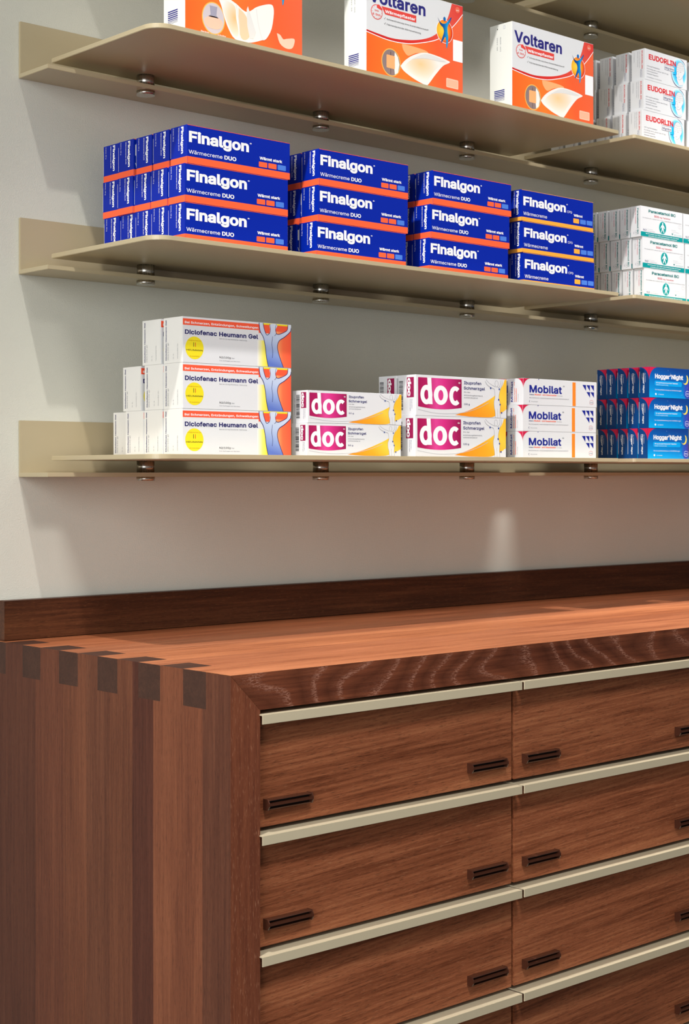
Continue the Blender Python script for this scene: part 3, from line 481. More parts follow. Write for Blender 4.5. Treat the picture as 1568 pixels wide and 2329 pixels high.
's': ',Q*P(H*7(I){(M)f(S)R(])A(i)3(w)&)+(z)>(u)S)S)a)Z)L)e)=)r)1*&))*:)#*O(~*i)#*~)*+3)3+A)?+H)M+K)]+I)i+E)t+=)~+2**+#*0*o*5*/*D)l*N)Q*Z)=*k)/*~)&+8)#+Q)%+g),+z)6,0)D,?)T,L)i,V*!,_*;,d*U,e*o,d+),`+=,X+N,O+^,D+k,7+u,(+~+t,(+b+K+T+E+c+=+p+2+|+!,)*m,/*U,1*@,/*-,*)y+})m+q)e+d)c+T)d+G)i+<)r+2)~+**2+#*F*z+#*l+D*c+_*U+r*E,#*3,,)y,/)a,-)J,&)6+x)#+j(p+X(c+C(V++(N*m(I',
't': '*~*g,`*g,+(V,+(V,` )6-a)t-a)t)W)u)H)x);)~)2**),*6)(*D)&*S)(*e)+*p(R*Z(M*B(L*#(O)g(W)Q(f)B(z)9)5)6)R',
'u': '-!*P(K*8(M)}(R)i([)V(h)G(x):)0)1)G)+)c)**$)*,`)h,`)h**)j)k)r)S*!)@*4)2*I)**c)&*u)(+)),+8)3+F)<+Q)H+Z)V+b)g+g)z+h*3+h,`,I,`,I(P+j(P+j)Q+s)Q+f)1+T(t+@(b+)(U*l(M',
'v': ',j*=(P(b,`)I,`*?*5*G)z*N)d*U)L*i(f*R(f*f)L*l)d*s)z*{*5+q,`,W,`*}(P',
'w': '.f*#(P(h,`)L,`){*q*4*!*I(z*?(z*T)}*i*q+;,`+|,`,N*q,c)~,w(z,l(z-%)}-;*q-j,`.O,`-6(P,T(P,!*F+q*|+c+W+T,6+c,6+T+W+F*|+7*F*b(P',
'x': ',`(f(P*E*u*E*E(n,`)Y,`*-+r*M+<*j*i*I*i*S*x*]+,*e+<*n+M*y+_+(+r+Y,`,D,`*l*C*l*q,J(P+_(P+%)J*c)~*G*P*h*P*^*A*U*2*L)~*D)n*:)]*.)J)P(P',
'y': ',j)#%|)2&U)<&T)H&R)S&Q)^&R)g&U)p&Z)x&b*#&l*+&y*1(,*=(O(b,`)I,`*?*5*G)z*N)c*U)L*i(f*R(f*e)L*l)d*s)z*{*5+q,`,W,`*g&r*_&_*U&N*K&@*?&4*3&+*$&!)s%z)c%w)P%v)6%x',
'z': ',a({(P({)!+=,#+=,&)$,&)$,`,1,`,1,/)t)1)t)-,7)-,7(P',
'®': '-X+%)l*h)n*M)s*4)|)y*+)d*:)P*K)?*_)1*t)$+/(y+G(t+b(r+}(t,<(y,U)$,o)1-*)?-?)P-R)d-d)y-r*4-~*M.+*h.0+%.2+A.0+[.++u-~,0-r,E-d,X-R,j-?,x-*-(,o-0,U-5,<-7+}-5+b-0+G-(+/,x*t,j*_,X*K,E*:,0*++u)|+[)s+A)n +%*@+A*C+[*I+s*U,,*e,?*w,N+0,Y+H,a+b,c+},a,<,Y,U,N,n,?-&,,-9+s-H+[-S+A-Z+%-]*h-Z*N-S*6-H)}-9)j-&)Z,n)O,U)H,<)F+})H+b)O+H)Z+0)j*w)}*e*6*U*N*I*h*C +P*}+!+x+P+x,!*} *;*}*;,~+<,~+D,}+M,{+V,w+`,r+g,l+n,d+s,Z+v,O+w,B+v,6+s,*+n+|+g+s+_+l+U+g+K+c+B+`+9+_*S+_*S,!+.,!+4,!+:,%+@,++E,1+I,9+J,B+I,L+E,S+@,X+:,[+4,^+.,_*f,_*f*}',
'·': '*_)W*_)K*a)@*e)7*m)/*v)++$))+1)++=)/+H)7+Q)@+Y)K+^)W+_)d+^)o+Y)x+Q*#+H*(+=**+1*(+$*#*v)x*m)o*e)d*a',
'Ä': '-j(a(P*d.++S.+-X(P,p(P+_+n+G,X+&-h+4-h*p,W*Y+n)J(P )d*()d*b,V*b,V*( +x.k+m.m+d.p+Z.w+S/!+O/-+N/7+O/B+S/L+Z/T+d/[+m/_+x/a,%/_,0/[,8/T,?/L,C/B,D/7,C/-,?/!,8.w,0.p,%.m *B.k*7.m*..p*$.w){/!)w/-)u/7)w/B){/L*$/T*./[*7/_*B/a*M/_*V/[*_/T*f/L*j/B*k/7*j/-*f/!*_.w*V.p*M.m',
'Ö': '.C+J(I*|(M*T(W*0(j)m)%)Q)D);)i)**7(}*f(y+=(}+q)*,D);,n)Q-6)m-T*0-n*T.!*|..+J.2+u..,@.!,e-n-(-T-C-6-Y,n-j,D-t+q-w+=-t*f-j*7-Y)i-C)D-()%,e(j,@(W+u(M +J)*+h),,()4,A)A,X)S,m)j,}**--*J-5*p-7+=-5+g--,0,},Q,m,m,X-(,A-:,(-G+h-N+J-Q+,-N*m-F*R-:*;-(*(,m)s,P)g,0)`+g)]+=)`*p)g*J)s***()k*;)S*R)A*m)4+,), ,7.k,,.m,!.p+v.w+p/!+l/-+j/7+l/B+p/L+v/T,!/[,,/_,7/a,B/_,K/[,T/T,Z/L,_/B,`/7,_/-,Z/!,T.w,K.p,B.m *^.k*S.m*I.p*A.w*:/!*6/-*5/7*6/B*:/L*A/T*I/[*S/_*^/a*i/_*r/[*{/T+$/L+)/B++/7+)/-+$/!*{.w*r.p*i.m',
'Ü': '.3+B(H*w(J*T(R*4(`)t(r)]),)J)E)<)b)4*%)1*G)1.+)r.+)r*L)t*5)z){*&)g*3)T*C)E*U)9*k)0+&)*+B))+])*+u)0,/)9,A)E,P)T,^)g,f){,l*5,n*L,n.+-R.+-R*G-O*%-G)b-:)E-&),,l(r,O(`,0(R+i(J ,/.k,#.m+w.p+n.w+h/!+d/-+b/7+d/B+h/L+n/T+w/[,#/_,//a,9/_,C/[,K/T,R/L,V/B,W/7,V/-,R/!,K.w,C.p,9.m *U.k*J.m*A.p*8.w*2/!*./-*,/7*./B*2/L*8/T*A/[*J/_*U/a*a/_*j/[*s/T*y/L*}/B*~/7*}/-*y/!*s.w*j.p*a.m',
'ß': '-B)p,N)p(P)1(P)1,N)5,~)B-H)X-g)u-|*:.-*`.2*u.0+/.,+C.$+W-w+i-i+x-X,&-D,.--,0,n,/,^,-,O,),C,#,8+{,/+u,%+d+k+a+c+^+Y+]+O+_+D+c+9+i+0+r+&+|*{,+*r,N*V,Y*K,d*?,l*2,s*!,w)n,x)Y,v)D,q)0,g({,Z(l,J(`,8(V,!(O+g(K+L(I+6(J*~(M*j(Q*X(W*I(_*>(e*U)?*t)/+%)++6)(+H)&+_)(+r)-,$)5,1)@,7)M,:)^,8)k,4)w,.*$,$*/+w*8+l*A+G*]+<*g+2*r+**~+!+/*{+>*z+O*z+]*}+i+$+r+*+z+0,%+6,-+=,5+B,=+G,E+L,O+N,Z+O,i+L-!+E-5+9-C+)-L*t-R*`-T*H-Q*6-I*&-<)x-*)r,n',
'ä': ',j*:(G*!(I)i(M)S(U)A(`)1(n)$(~(w)4(q)I(o)b(q)v(u*,(|*;)**H)5*R)C*[)Q*c)b*i)s*n*)*q*;*t*L*w+)*~+6+#+@+%+H+*+N+/+Q+5+S+>+S+@+R+O+O+]+J+i+C+s+:+{+/,%*~,+*o,.*_,/*L,.*=,+*/,%*!+|)u+u)l+m)d+d)^+Z)Y+Q(z+c)(+y)5,/)D,>)T,J)h,T){,[*3,a*G,d*],e*k,e*z,c+.,`+>,[+N,U+^,L+l,B+x,4,%,#,.+m,3+U,5+:,5(P+T(P+T))+O))+J(|+C(s+;(j+1(a+#(X*r(Q*b(L*O(I *D(~*Z)#*n)(+!)0+1)9+=)E+F)R+M)b+Q)p+S*#+S*X+O*U+J*R+B*P+%*J*c*E*I*B*;*@*-*=)|*9)p*3)f*-)]*$)V)x)R)l)Q)_)R)R)U)G)[)=)c)5)m).)x))*()$*6)! +D-D+:-E+0-I+(-P*}-X*y-b*x-m*y-x*}.$+(..+0.4+:.8+D.9+O.8+X.4+b..+h.$+l-x+m-m+l-b+h-X+b-P+X-I+O-E )k-D)a-E)V-I)N-P)G-X)C-b)B-m)C-x)G.$)N..)V.4)a.8)k.9)v.8*#.4*,..*2.$*6-x*8-m*6-b*2-X*,-P*#-I)v-E',
'ö': '-(*j(H*H(K**(S)k(a)R(t)=)/)-)J(})j(v*0(s*U(v*|(}+C)-+c)=+~)R,9)k,L**,Z*H,c*j,e+0,c+N,Z+k,L,&,9,;+~,K+c,W+C,`*|,b*U,`*0,W)j,K)J,;)/,&(t+k(a+N(S+0(K *j)!+%)%+;),+M)7+])E+j)V+s)k+z*$+~*=,!*U+~*o+z+++s+A+j+U+]+h+M+v+;,$+%,,*j,.*R,,*=,$*++v)x+h)l+U)b+A)[++)W*o)U*U)W*=)[*$)b)k)l)V)x)E*+)7*=),*R)% +V-D+L-E+B-I+:-P+3-X+/-b+.-m+/-x+3.$+:..+B.4+L.8+V.9+b.8+k.4+t..+z.$+~-x,#-m+~-b+z-X+t-P+k-I+b-E )~-D)s-E)i-I)a-P)Y-X)U-b)T-m)U-x)Y.$)a..)i.4)s.8)~.9*,.8*6.4*>..*E.$*I-x*J-m*I-b*E-X*>-P*6-I*,-E',
'ü': '-!*P(K*8(M)}(R)i([)V(h)G(x):)0)1)G)+)c)**$)*,`)h,`)h**)j)k)r)S*!)@*4)2*I)**c)&*u)(+)),+8)3+F)<+Q)H+Z)V+b)g+g)z+h*3+h,`,I,`,I(P+j(P+j)Q+s)Q+f)1+T(t+@(b+)(U*l(M +T-D+I-E+@-I+7-P+1-X+--b++-m+--x+1.$+7..+@.4+I.8+T.9+_.8+i.4+q..+x.$+|-x+}-m+|-b+x-X+q-P+i-I+_-E ){-D)q-E)g-I)^-P)W-X)S-b)R-m)S-x)W.$)^..)g.4)q.8){.9**.8*3.4*<..*B.$*F-x*G-m*F-b*B-X*<-P*3-I**-E',
'’': '*K))+~)G.+*1.+)W+~',
}
CODE = "!#$%&()*+,-./0123456789:;<=>?@ABCDEFGHIJKLMNOPQRSTUVWXYZ[]^_`abcdefghijklmnopqrstuvwxyz{|}~"
def decode(a, b): return (CODE.index(a)*len(CODE)+CODE.index(b))/1000.0-0.5
def inside(p, poly):
    r = False; n = len(poly)
    for i in range(n):
        a, b = poly[i], poly[(i+1) % n]
        if (a.y > p.y) != (b.y > p.y) and p.x < (b.x-a.x)*(p.y-a.y)/(b.y-a.y)+a.x: r = not r
    return r
def larea(l): return sum(l[i-1].x*l[i].y-l[i].x*l[i-1].y for i in range(len(l)))/2
def fatten(l, off, sgn, vs, fs, x):
    """add a band of width off outside an outline (inside a hole), with mitred corners"""
    n = len(l)
    nr = []
    for i in range(n):
        d = (l[(i+1) % n]-l[i]).normalized(); nr.append(Vector((d.y, -d.x, 0))*sgn)
    for i in range(n):
        a, b = l[i], l[(i+1) % n]; k = len(vs)
        vs += [(p.x+x, p.y) for p in (a, b, b+nr[i]*off, a+nr[i]*off)]; fs.append((k, k+1, k+2, k+3))
        n1, n2 = nr[i-1], nr[i]; m = n1+n2
        if m.length > 0.5 and (n1.x*n2.y-n1.y*n2.x)*sgn > 0.001:
            m.normalize(); q = a+m*(off/m.dot(n1)); k = len(vs)
            vs += [(p.x+x, p.y) for p in (a, a+n1*off, q, a+n2*off)]; fs.append((k, k+1, k+2, k+3))
TXT = {}
def text_tris(s, bold):
    key = (s, bold)
    if key in TXT: return TXT[key]
    vs, fs, x = [], [], 0.0; bvs, bfs = [], []
    for ch in s:
        code = GLYPHS[ch]
        adv = decode(code[0], code[1]); body = code[2:]
        if body:
            loops = []
            for q in body.split(' '):
                loops.append([Vector((decode(q[i], q[i+1]), decode(q[i+2], q[i+3]), 0)) for i in range(0, len(q), 4)])
            big = max(loops, key=lambda l: abs(larea(l))); sgn = 1 if larea(big) > 0 else -1
            outer = [l for l in loops if larea(l)*sgn > 0]; holes = [l for l in loops if larea(l)*sgn <= 0]
            for l in outer:
                hs = [h for h in holes if inside(h[0], l)]
                grp = [l]+hs
                n = len(vs)
                for q in grp: vs += [(v.x+x, v.y) for v in q]
                fs += [tuple(n+i for i in t) for t in tessellate_polygon(grp)]
                if bold:
                    for q in grp: fatten(q, bold, sgn, bvs, bfs, x)
        x += adv+(bold*0.5 if bold < 0.03 else bold*0.1)
    x0 = min(v[0] for v in vs)-bold; x1 = max(v[0] for v in vs)+bold
    TXT[key] = (vs, fs, x0, x1, bvs, bfs)
    return TXT[key]

class Carton:
    """a folded board box; origin at its front left bottom corner, sizes in millimetres"""
    def __init__(s, W, D, H, body, top=None, bottom=None, side=None):
        s.W, s.D, s.H = W, D, H; s.mats = []; s.bm = bmesh.new()
        g = 0.12
        box(s.bm, g/1e3, (W-g)/1e3, g/1e3, (D-g)/1e3, 0.02/1e3, (H-0.15)/1e3, bev=0.00035)
        s.bm.normal_update()
        b, t, u, l = s.mi(body), s.mi(top or body), s.mi(bottom or top or body), s.mi(side or body)
        for f in s.bm.faces:
            f.material_index = t if f.normal.z > .8 else (u if f.normal.z < -.8 else (l if abs(f.normal.x) > .8 else b))
        s.face = 'F'; s.lay = 1
    def mi(s, m):
        if m not in s.mats: s.mats.append(m)
        return s.mats.index(m)
    def P(s, a, z):
        e = EPS*s.lay - 0.12/1e3
        if s.face == 'F': return Vector((a/1e3, -e, z/1e3))
        return Vector((-e, (s.D-a)/1e3, z/1e3))          # left side: a runs from the back edge to the front edge
    def tris(s, vs, fs, m):
        k = s.mi(m); bv = [s.bm.verts.new(s.P(*v)) for v in vs]
        for f in fs:
            try: q = s.bm.faces.new([bv[i] for i in f])
            except ValueError: continue
            q.material_index = k
            q.normal_update()
            want = Vector((0, -1, 0)) if s.face == 'F' else Vector((-1, 0, 0))
            if q.normal.dot(want) < 0: q.normal_flip()
    def poly(s, pts, m, lay=1):
        s.lay = lay; s.tris(pts, tessellate_polygon([[Vector((p[0], p[1], 0)) for p in pts]]), m)
    def rect(s, x0, z0, x1, z1, m, lay=1): s.poly([(x0, z0), (x1, z0), (x1, z1), (x0, z1)], m, lay)
    def rrect(s, x0, z0, x1, z1, r, m, lay=1):
        p = []
        for cx, cz, a in ((x1-r, z0+r, -90), (x1-r, z1-r, 0), (x0+r, z1-r, 90), (x0+r, z0+r, 180)):
            p += [(cx+r*math.cos(math.radians(a+i*22.5)), cz+r*math.sin(math.radians(a+i*22.5))) for i in range(5)]
        s.poly(p, m, lay)
    def ell(s, cx, cz, rx, rz, m, lay=1, n=36, clip=None):
        p = [(cx+rx*math.cos(2*math.pi*i/n), cz+rz*math.sin(2*math.pi*i/n)) for i in range(n)]
        if clip: p = [(min(max(a, clip[0]), clip[2]), min(max(b, clip[1]), clip[3])) for a, b in p]
        s.poly(p, m, lay)
    def line(s, pts, w, m, lay=2):
        s.lay = lay; L, R = [], []
        n = len(pts); ws = w if isinstance(w, (list, tuple)) else [w]*n
        for i in range(n):
            a = Vector(pts[max(i-1, 0)]); b = Vector(pts[min(i+1, n-1)]); d = (b-a)
            if d.length < 1e-9: d = Vector((1, 0))
            d.normalize(); nn = Vector((-d.y, d.x))*ws[i]*0.5; c = Vector(pts[i])
            L.append(tuple(c+nn)); R.append(tuple(c-nn))
        s.tris(L+R, [(i, i+1, n+i+1, n+i) for i in range(n-1)], m)
    def arc(s, cx, cz, rx, rz, a0, a1, w, m, lay=2, n=24):
        s.line([(cx+rx*math.cos(math.radians(a0+(a1-a0)*i/n)), cz+rz*math.sin(math.radians(a0+(a1-a0)*i/n))) for i in range(n+1)], w, m, lay)
    def text(s, t, x0, z, x1, cap, m, bold=0.0, lay=2, rot=0):
        """x0..x1 extent along the reading direction, z baseline, cap = capital height"""
        vs, fs, a, b, bvs, bfs = text_tris(t, bold)
        sx = (abs(x1-x0))/(b-a); sz = cap/0.727
        for lay_, V, F in ((lay, vs, fs), (lay+0.35, bvs, bfs)):
            s.lay = lay_; out = []
            for u, v in V:
                p, q = (u-a)*sx, v*sz
                if rot == 0: out.append((x0+p, z+q))
                elif rot == -90: out.append((z+q, x0-p))     # z = baseline position across, x0 = start height, reading downwards
                else: out.append((z-q, x0+p))                # reading upwards
            if out: s.tris(out, F, m)
    def mesh(s, name):
        me = bpy.data.meshes.new(name); s.bm.to_mesh(me); s.bm.free()
        for m in s.mats: me.materials.append(m)
        return me
def curve(pts, n=6):
    """Catmull-Rom through pts"""
    P = [pts[0]]+list(pts)+[pts[-1]]; out = []
    for i in range(1, len(P)-2):
        p0, p1, p2, p3 = map(Vector, P[i-1:i+3])
        for k in range(n):
            t = k/n
            out.append(tuple(0.5*((2*p1)+(p2-p0)*t+(2*p0-5*p1+4*p2-p3)*t*t+(3*p1-p0-3*p2+p3)*t**3)))
    out.append(tuple(pts[-1])); return out

WHITE = flat('white_carton', (222, 223, 226), 0.45, spec=0.25); PAPER = flat('raw_carton_edge', (214, 212, 208), 0.7)
INK = flat('navy_ink', (36, 40, 110), 0.5); BLACK = flat('black_ink', (30, 30, 34), 0.5); GREY = flat('grey_ink', (120, 122, 132), 0.5)
LGREY = flat('light_grey_ink', (186, 188, 194), 0.5)
FBLUE = flat('cobalt_blue_print', (2, 36, 160), 0.42, spec=0.2); FORA = flat('coral_orange_print', (252, 100, 58), 0.4); FLB = flat('light_blue_print', (76, 126, 220), 0.4)
FTOP = flat('coral_red_print', (244, 84, 60), 0.4); FYEL = flat('amber_print', (255, 172, 62), 0.4); LETTER = flat('white_print', (246, 246, 248), 0.4)
RED = flat('red_print', (216, 44, 50), 0.4); TEAL = flat('teal_print', (0, 146, 148), 0.4); TEALT = flat('teal_ink', (6, 122, 122), 0.4)
PINK = flat('rose_ink', (206, 84, 100), 0.4)

def heat_cream(duo):
    W, D, H = (165.5, 35.0, 47.9) if duo else (168.4, 26.5, 46.9)
    acc, top = (FORA, FTOP) if duo else (FYEL, FYEL)
    c = Carton(W, D, H, FBLUE, top, acc)
    sh = 8.6 if duo else 5.8
    c.rect(0.3, 0.2, W-0.3, sh, acc)
    c.rect(0.1, H-0.9, W-0.3, H-0.4, acc)
    if duo:
        c.text('Finalgon', 2.4, 27.1, 97, 17.4, LETTER, 0.035)
        c.text('Wärmecreme', 2.2, 12.2, 54.5, 6.4, LETTER, 0.004); c.text('DUO', 57.5, 12.2, 76.6, 6.6, LETTER, 0.03)
        c.text('Wärmt stark', 114.5, 20.0, 152, 4.7, LETTER, 0.032)
        sq = [(113.3, FORA), (128.9, FORA), (144.6, FLB)]; zq = (10.4, 17.0)
        c.text('®', 98.4, 36.5, 101.6, 3.0, LETTER, 0.01)
    else:
        c.text('Finalgon', 3.7, 24.0, 102, 17.0, LETTER, 0.035)
        c.text('CPD', 105.2, 23.2, 116.8, 5.0, LETTER); c.text('®', 103.4, 34.5, 106.6, 3.0, LETTER, 0.01)
        c.text('Wärmecreme', 3.7, 9.0, 57.8, 6.8, LETTER, 0.004)
        c.text('Wärmt', 121, 19.6, 142.2, 4.7, LETTER, 0.032)
        sq = [(120.0, FYEL), (136.5, FLB), (152.4, FLB)]; zq = (9.4, 16.4)
    for x, m in sq: c.rrect(x, zq[0], x+13.8, zq[1], 0.9, m, 2)
    c.face = 'S'
    c.rect(0.3, 0.2, D-0.2, sh, acc)
    if duo:
        c.text('Finalgon', 46.2, D-12.6, 13.0, 6.2, LETTER, 0.04, rot=-90)
        c.text('Wärmecreme DUO', 46.0, D-18.6, 17.5, 2.9, LETTER, 0.004, rot=-90)
        c.text('Creme, 50 g', 46.4, D-29.8, 31.0, 2.4, LETTER, 0.0, rot=-90)
    else:
        c.text('Finalgon', 45.0, D-10.4, 9.5, 6.0, LETTER, 0.04, rot=-90)
        c.text('CPD Wärmecreme', 45.0, D-15.6, 12.0, 2.6, LETTER, 0.0, rot=-90)
        c.text('Creme, 50 g', 45.0, D-22.6, 30.5, 2.2, LETTER, 0.0, rot=-90)
    c.rect(0.35, sh+1.5, 0.75, H-7, LETTER, 2)
    return c

def paracetamol():
    W, D, H = 114, 20.6, 50.2; c = Carton(W, D, H, WHITE)
    c.text('Paracetamol BC', 20.8, 41.3, 94.4, 6.0, TEALT, 0.03)
    c.text('500', 36.2, 34.7, 48.5, 4.4, PINK, 0.02); c.text('mg Tabletten', 50.5, 34.8, 79.8, 3.4, PINK, 0.01)
    c.text('Für Kinder ab 4 Jahren (ab 17 kg), Jugendliche und Erwachsene', 5.5, 30.6, 110.6, 2.1, GREY)
    c.ell(58.8, 19.6, 10.0, 10.4, flat('pale_teal', (120, 214, 212), .4)); c.ell(58.8, 19.6, 9.0, 9.6, TEAL, 2)
    fig = [(0, 6.5), (1.2, 5.8), (1.2, 4.3), (3.4, 3.6), (6.2, -1.2), (5.4, -1.8), (2.6, 1.8), (2.0, -1.5), (4.0, -8.0), (2.8, -8.2), (0, -2.6), (-2.8, -8.2), (-4.0, -8.0), (-2.0, -1.5), (-2.6, 1.8), (-5.4, -1.8), (-6.2, -1.2), (-3.4, 3.6), (-1.2, 4.3), (-1.2, 5.8)]
    c.poly([(58.8+a, 19.8+b) for a, b in fig], LETTER, 3); c.ell(58.8, 26.2, 1.5, 1.9, LETTER, 3, 14)
    c.text('N2', 6.9, 9.9, 15.4, 4.8, INK); c.text('20 Tabletten', 17.5, 12.8, 33, 1.7, LGREY); c.text('Zum Einnehmen', 17.5, 10.0, 38, 1.7, GREY)
    c.text('Bei Fieber', 83, 18.0, 96, 1.7, LGREY); c.text('und Schmerzen', 83, 15.2, 104, 1.7, LGREY)
    c.poly([(83.2, 13.2), (87.6, 13.2), (85.4, 10.2)], TEALT, 2); c.text('ARISTO PHARMA', 89.5, 10.8, 111.5, 1.8, flat('soft_teal', (90, 180, 182), .4)); c.text('Wirkstoff', 90, 9.0+0.0, 108, 1.2, LGREY)
    c.arc(105.9, 25.6, 4.8, 2.7, 0, 360, 0.35, LGREY); c.line([(105.9, 23), (105.9, 28)], 0.3, LGREY)
    c.rect(0.3, 1.0, W-0.3, 8.5, TEAL)
    c.text('Bei Schmerzen oder Fieber ohne ärztlichen Rat nicht länger', 13.6, 5.4, 104, 1.9, LETTER, 0.02); c.text('anwenden als in der Packungsbeilage vorgegeben!', 20.8, 2.3, 98, 1.9, LETTER, 0.02)
    c.face = 'S'
    c.text('Paracetamol BC', 46.4, D-7.0, 4.0, 3.6, TEALT, 0.03, rot=-90)
    c.text('500 mg Tabletten', 46.4, D-11.0, 21.6, 2.3, PINK, 0.012, rot=-90)
    c.text('20 Tabletten', 46.2, D-15.4, 31.0, 1.7, GREY, rot=-90)
    c.arc(D-9.3, 8.8, 1.7, 1.9, 0, 360, 0.25, GREY); c.arc(D-9.3, 5.2, 1.7, 1.9, 0, 360, 0.25, GREY); c.text('N2', 8.4, D-14.4, 5.2, 1.7, INK, rot=-90)
    c.line([(1.0, 44), (1.0, 5)], 0.35, PAPER); c.line([(1.0, 44), (2.4, 45.4)], 0.3, PAPER)
    return c

def migraine():
    W, D, H = 115, 27, 50.1; c = Carton(W, D, H, WHITE)
    RI = flat('scarlet_ink', (222, 42, 48), .4)
    c.text('EUDORLIN', 10.4, 34.2, 83.8, 11.0, RI, 0.03)
    c.line([(52.6, 24.6), (79.0, 24.6), (79.0, 32.2), (52.6, 32.2), (52.6, 24.6)], 0.4, INK, 4)
    c.rect(52.6, 24.6, 79.0, 32.2, WHITE, 3); c.text('Migräne', 54.2, 26.4, 77.4, 4.6, INK, 0.01, 4)
    for t, x1, z, hh in (('400 mg Filmtabletten', 40, 21.6, 2.0), ('Für Kinder ab 6 Jahren (ab 20 kg),', 64, 17.2, 2.0), ('und Erwachsene', 34, 13.4, 2.0), ('Wirkstoff: Ibuprofen', 36, 9.2, 2.0), ('20 Filmtabletten · Zum Einnehmen', 45, 4.0, 1.5)):
        c.text(t, 5.4, z, x1, hh*1.25, GREY, 0.006)
    GL = gradient('cyan_glow', None, 0, 1, [(0.0, (0, 176, 246)), (0.55, (20, 184, 246)), (0.8, (120, 214, 248)), (0.97, (232, 240, 244)), (1.0, (236, 236, 238))], radial=(0.0925, 0.0255, 0.0222, 0.0240))
    c.ell(92.5, 25.3, 21.9, 23.6, GL, 1, 60, clip=(70, 1, W-0.4, 49.4))
    c.arc(92.5, 25.2, 21.8, 23.4, 168, 300, [0.2+1.1*math.sin(math.pi*i/24) for i in range(25)], INK, 3)
    c.arc(93.5, 25.2, 20.6, 23.2, 36, 88, [0.1+0.9*math.sin(math.pi*i/24) for i in range(25)], INK, 3)
    hd = [(90, 8), (86, 14), (86.5, 17), (84, 19), (85.8, 23), (84.8, 30), (87, 38), (92, 42.6), (98, 43.4), (104.5, 40.4), (107.6, 34), (107.0, 27.6), (103.5, 22), (103, 16), (105, 9), (99, 6), (93, 5)]
    hp = curve(hd+[hd[0]], 4); c.poly(hp[:-1], WHITE, 4)
    LI = GREY
    c.line(curve([(86.5, 17), (84, 19), (85.8, 23), (84.8, 30), (87, 38), (92, 42.6), (98, 43.4), (104.5, 40.4), (107.6, 34), (107, 27.6), (105, 24)], 4), 0.45, LI, 5)
    c.line(curve([(88.5, 16), (93.5, 14.0), (99.5, 17.5), (103.6, 23)], 4), 0.4, LI, 5)
    for k in (-8, -4, 0, 4, 8): c.line(curve([(96+k*0.55, 41.8), (96+k*1.15, 36), (96+k*1.1, 30)], 4), 0.18, LI, 5)
    for z, a in ((31, 11), (34.5, 11), (38, 9)): c.line(curve([(96-a, z), (96, z-1.2), (96+a, z)], 4), 0.18, LI, 5)
    c.line([(87.5, 27), (90, 27.6)], 0.6, LI, 5); c.line([(94.5, 27.2), (98.2, 27.2)], 0.6, LI, 5); c.line([(91.2, 26), (90, 21.6), (91.8, 21.2)], 0.35, LI, 5); c.line([(89.4, 18.4), (94, 18.6)], 0.5, LI, 5)
    c.line([(74.5, 21.2), (79, 20.4), (83.6, 20.8)], [0.3, 0.9, 0.2], INK, 5)
    c.face = 'S'
    c.text('EUDORLIN', 46.8, D-6.6, 18.0, 3.2, RI, 0.02, rot=-90)
    c.line([(D-5.6, 17.2), (D-5.6, 3.8), (D-9.0, 3.8), (D-9.0, 17.2), (D-5.6, 17.2)], 0.25, INK); c.text('Migräne', 16.4, D-8.2, 4.8, 2.0, INK, rot=-90)
    c.text('400 mg Filmtabletten', 47.4, D-11.4, 19.6, 1.7, GREY, rot=-90); c.text('Wirkstoff: Ibuprofen', 47.0, D-14.8, 21.6, 1.7, GREY, rot=-90)
    c.text('20 Filmtabletten', 46.4, D-22.0, 29.8, 1.6, GREY, rot=-90)
    c.line([(1.0, 44), (1.0, 4)], 0.35, PAPER)
    return c

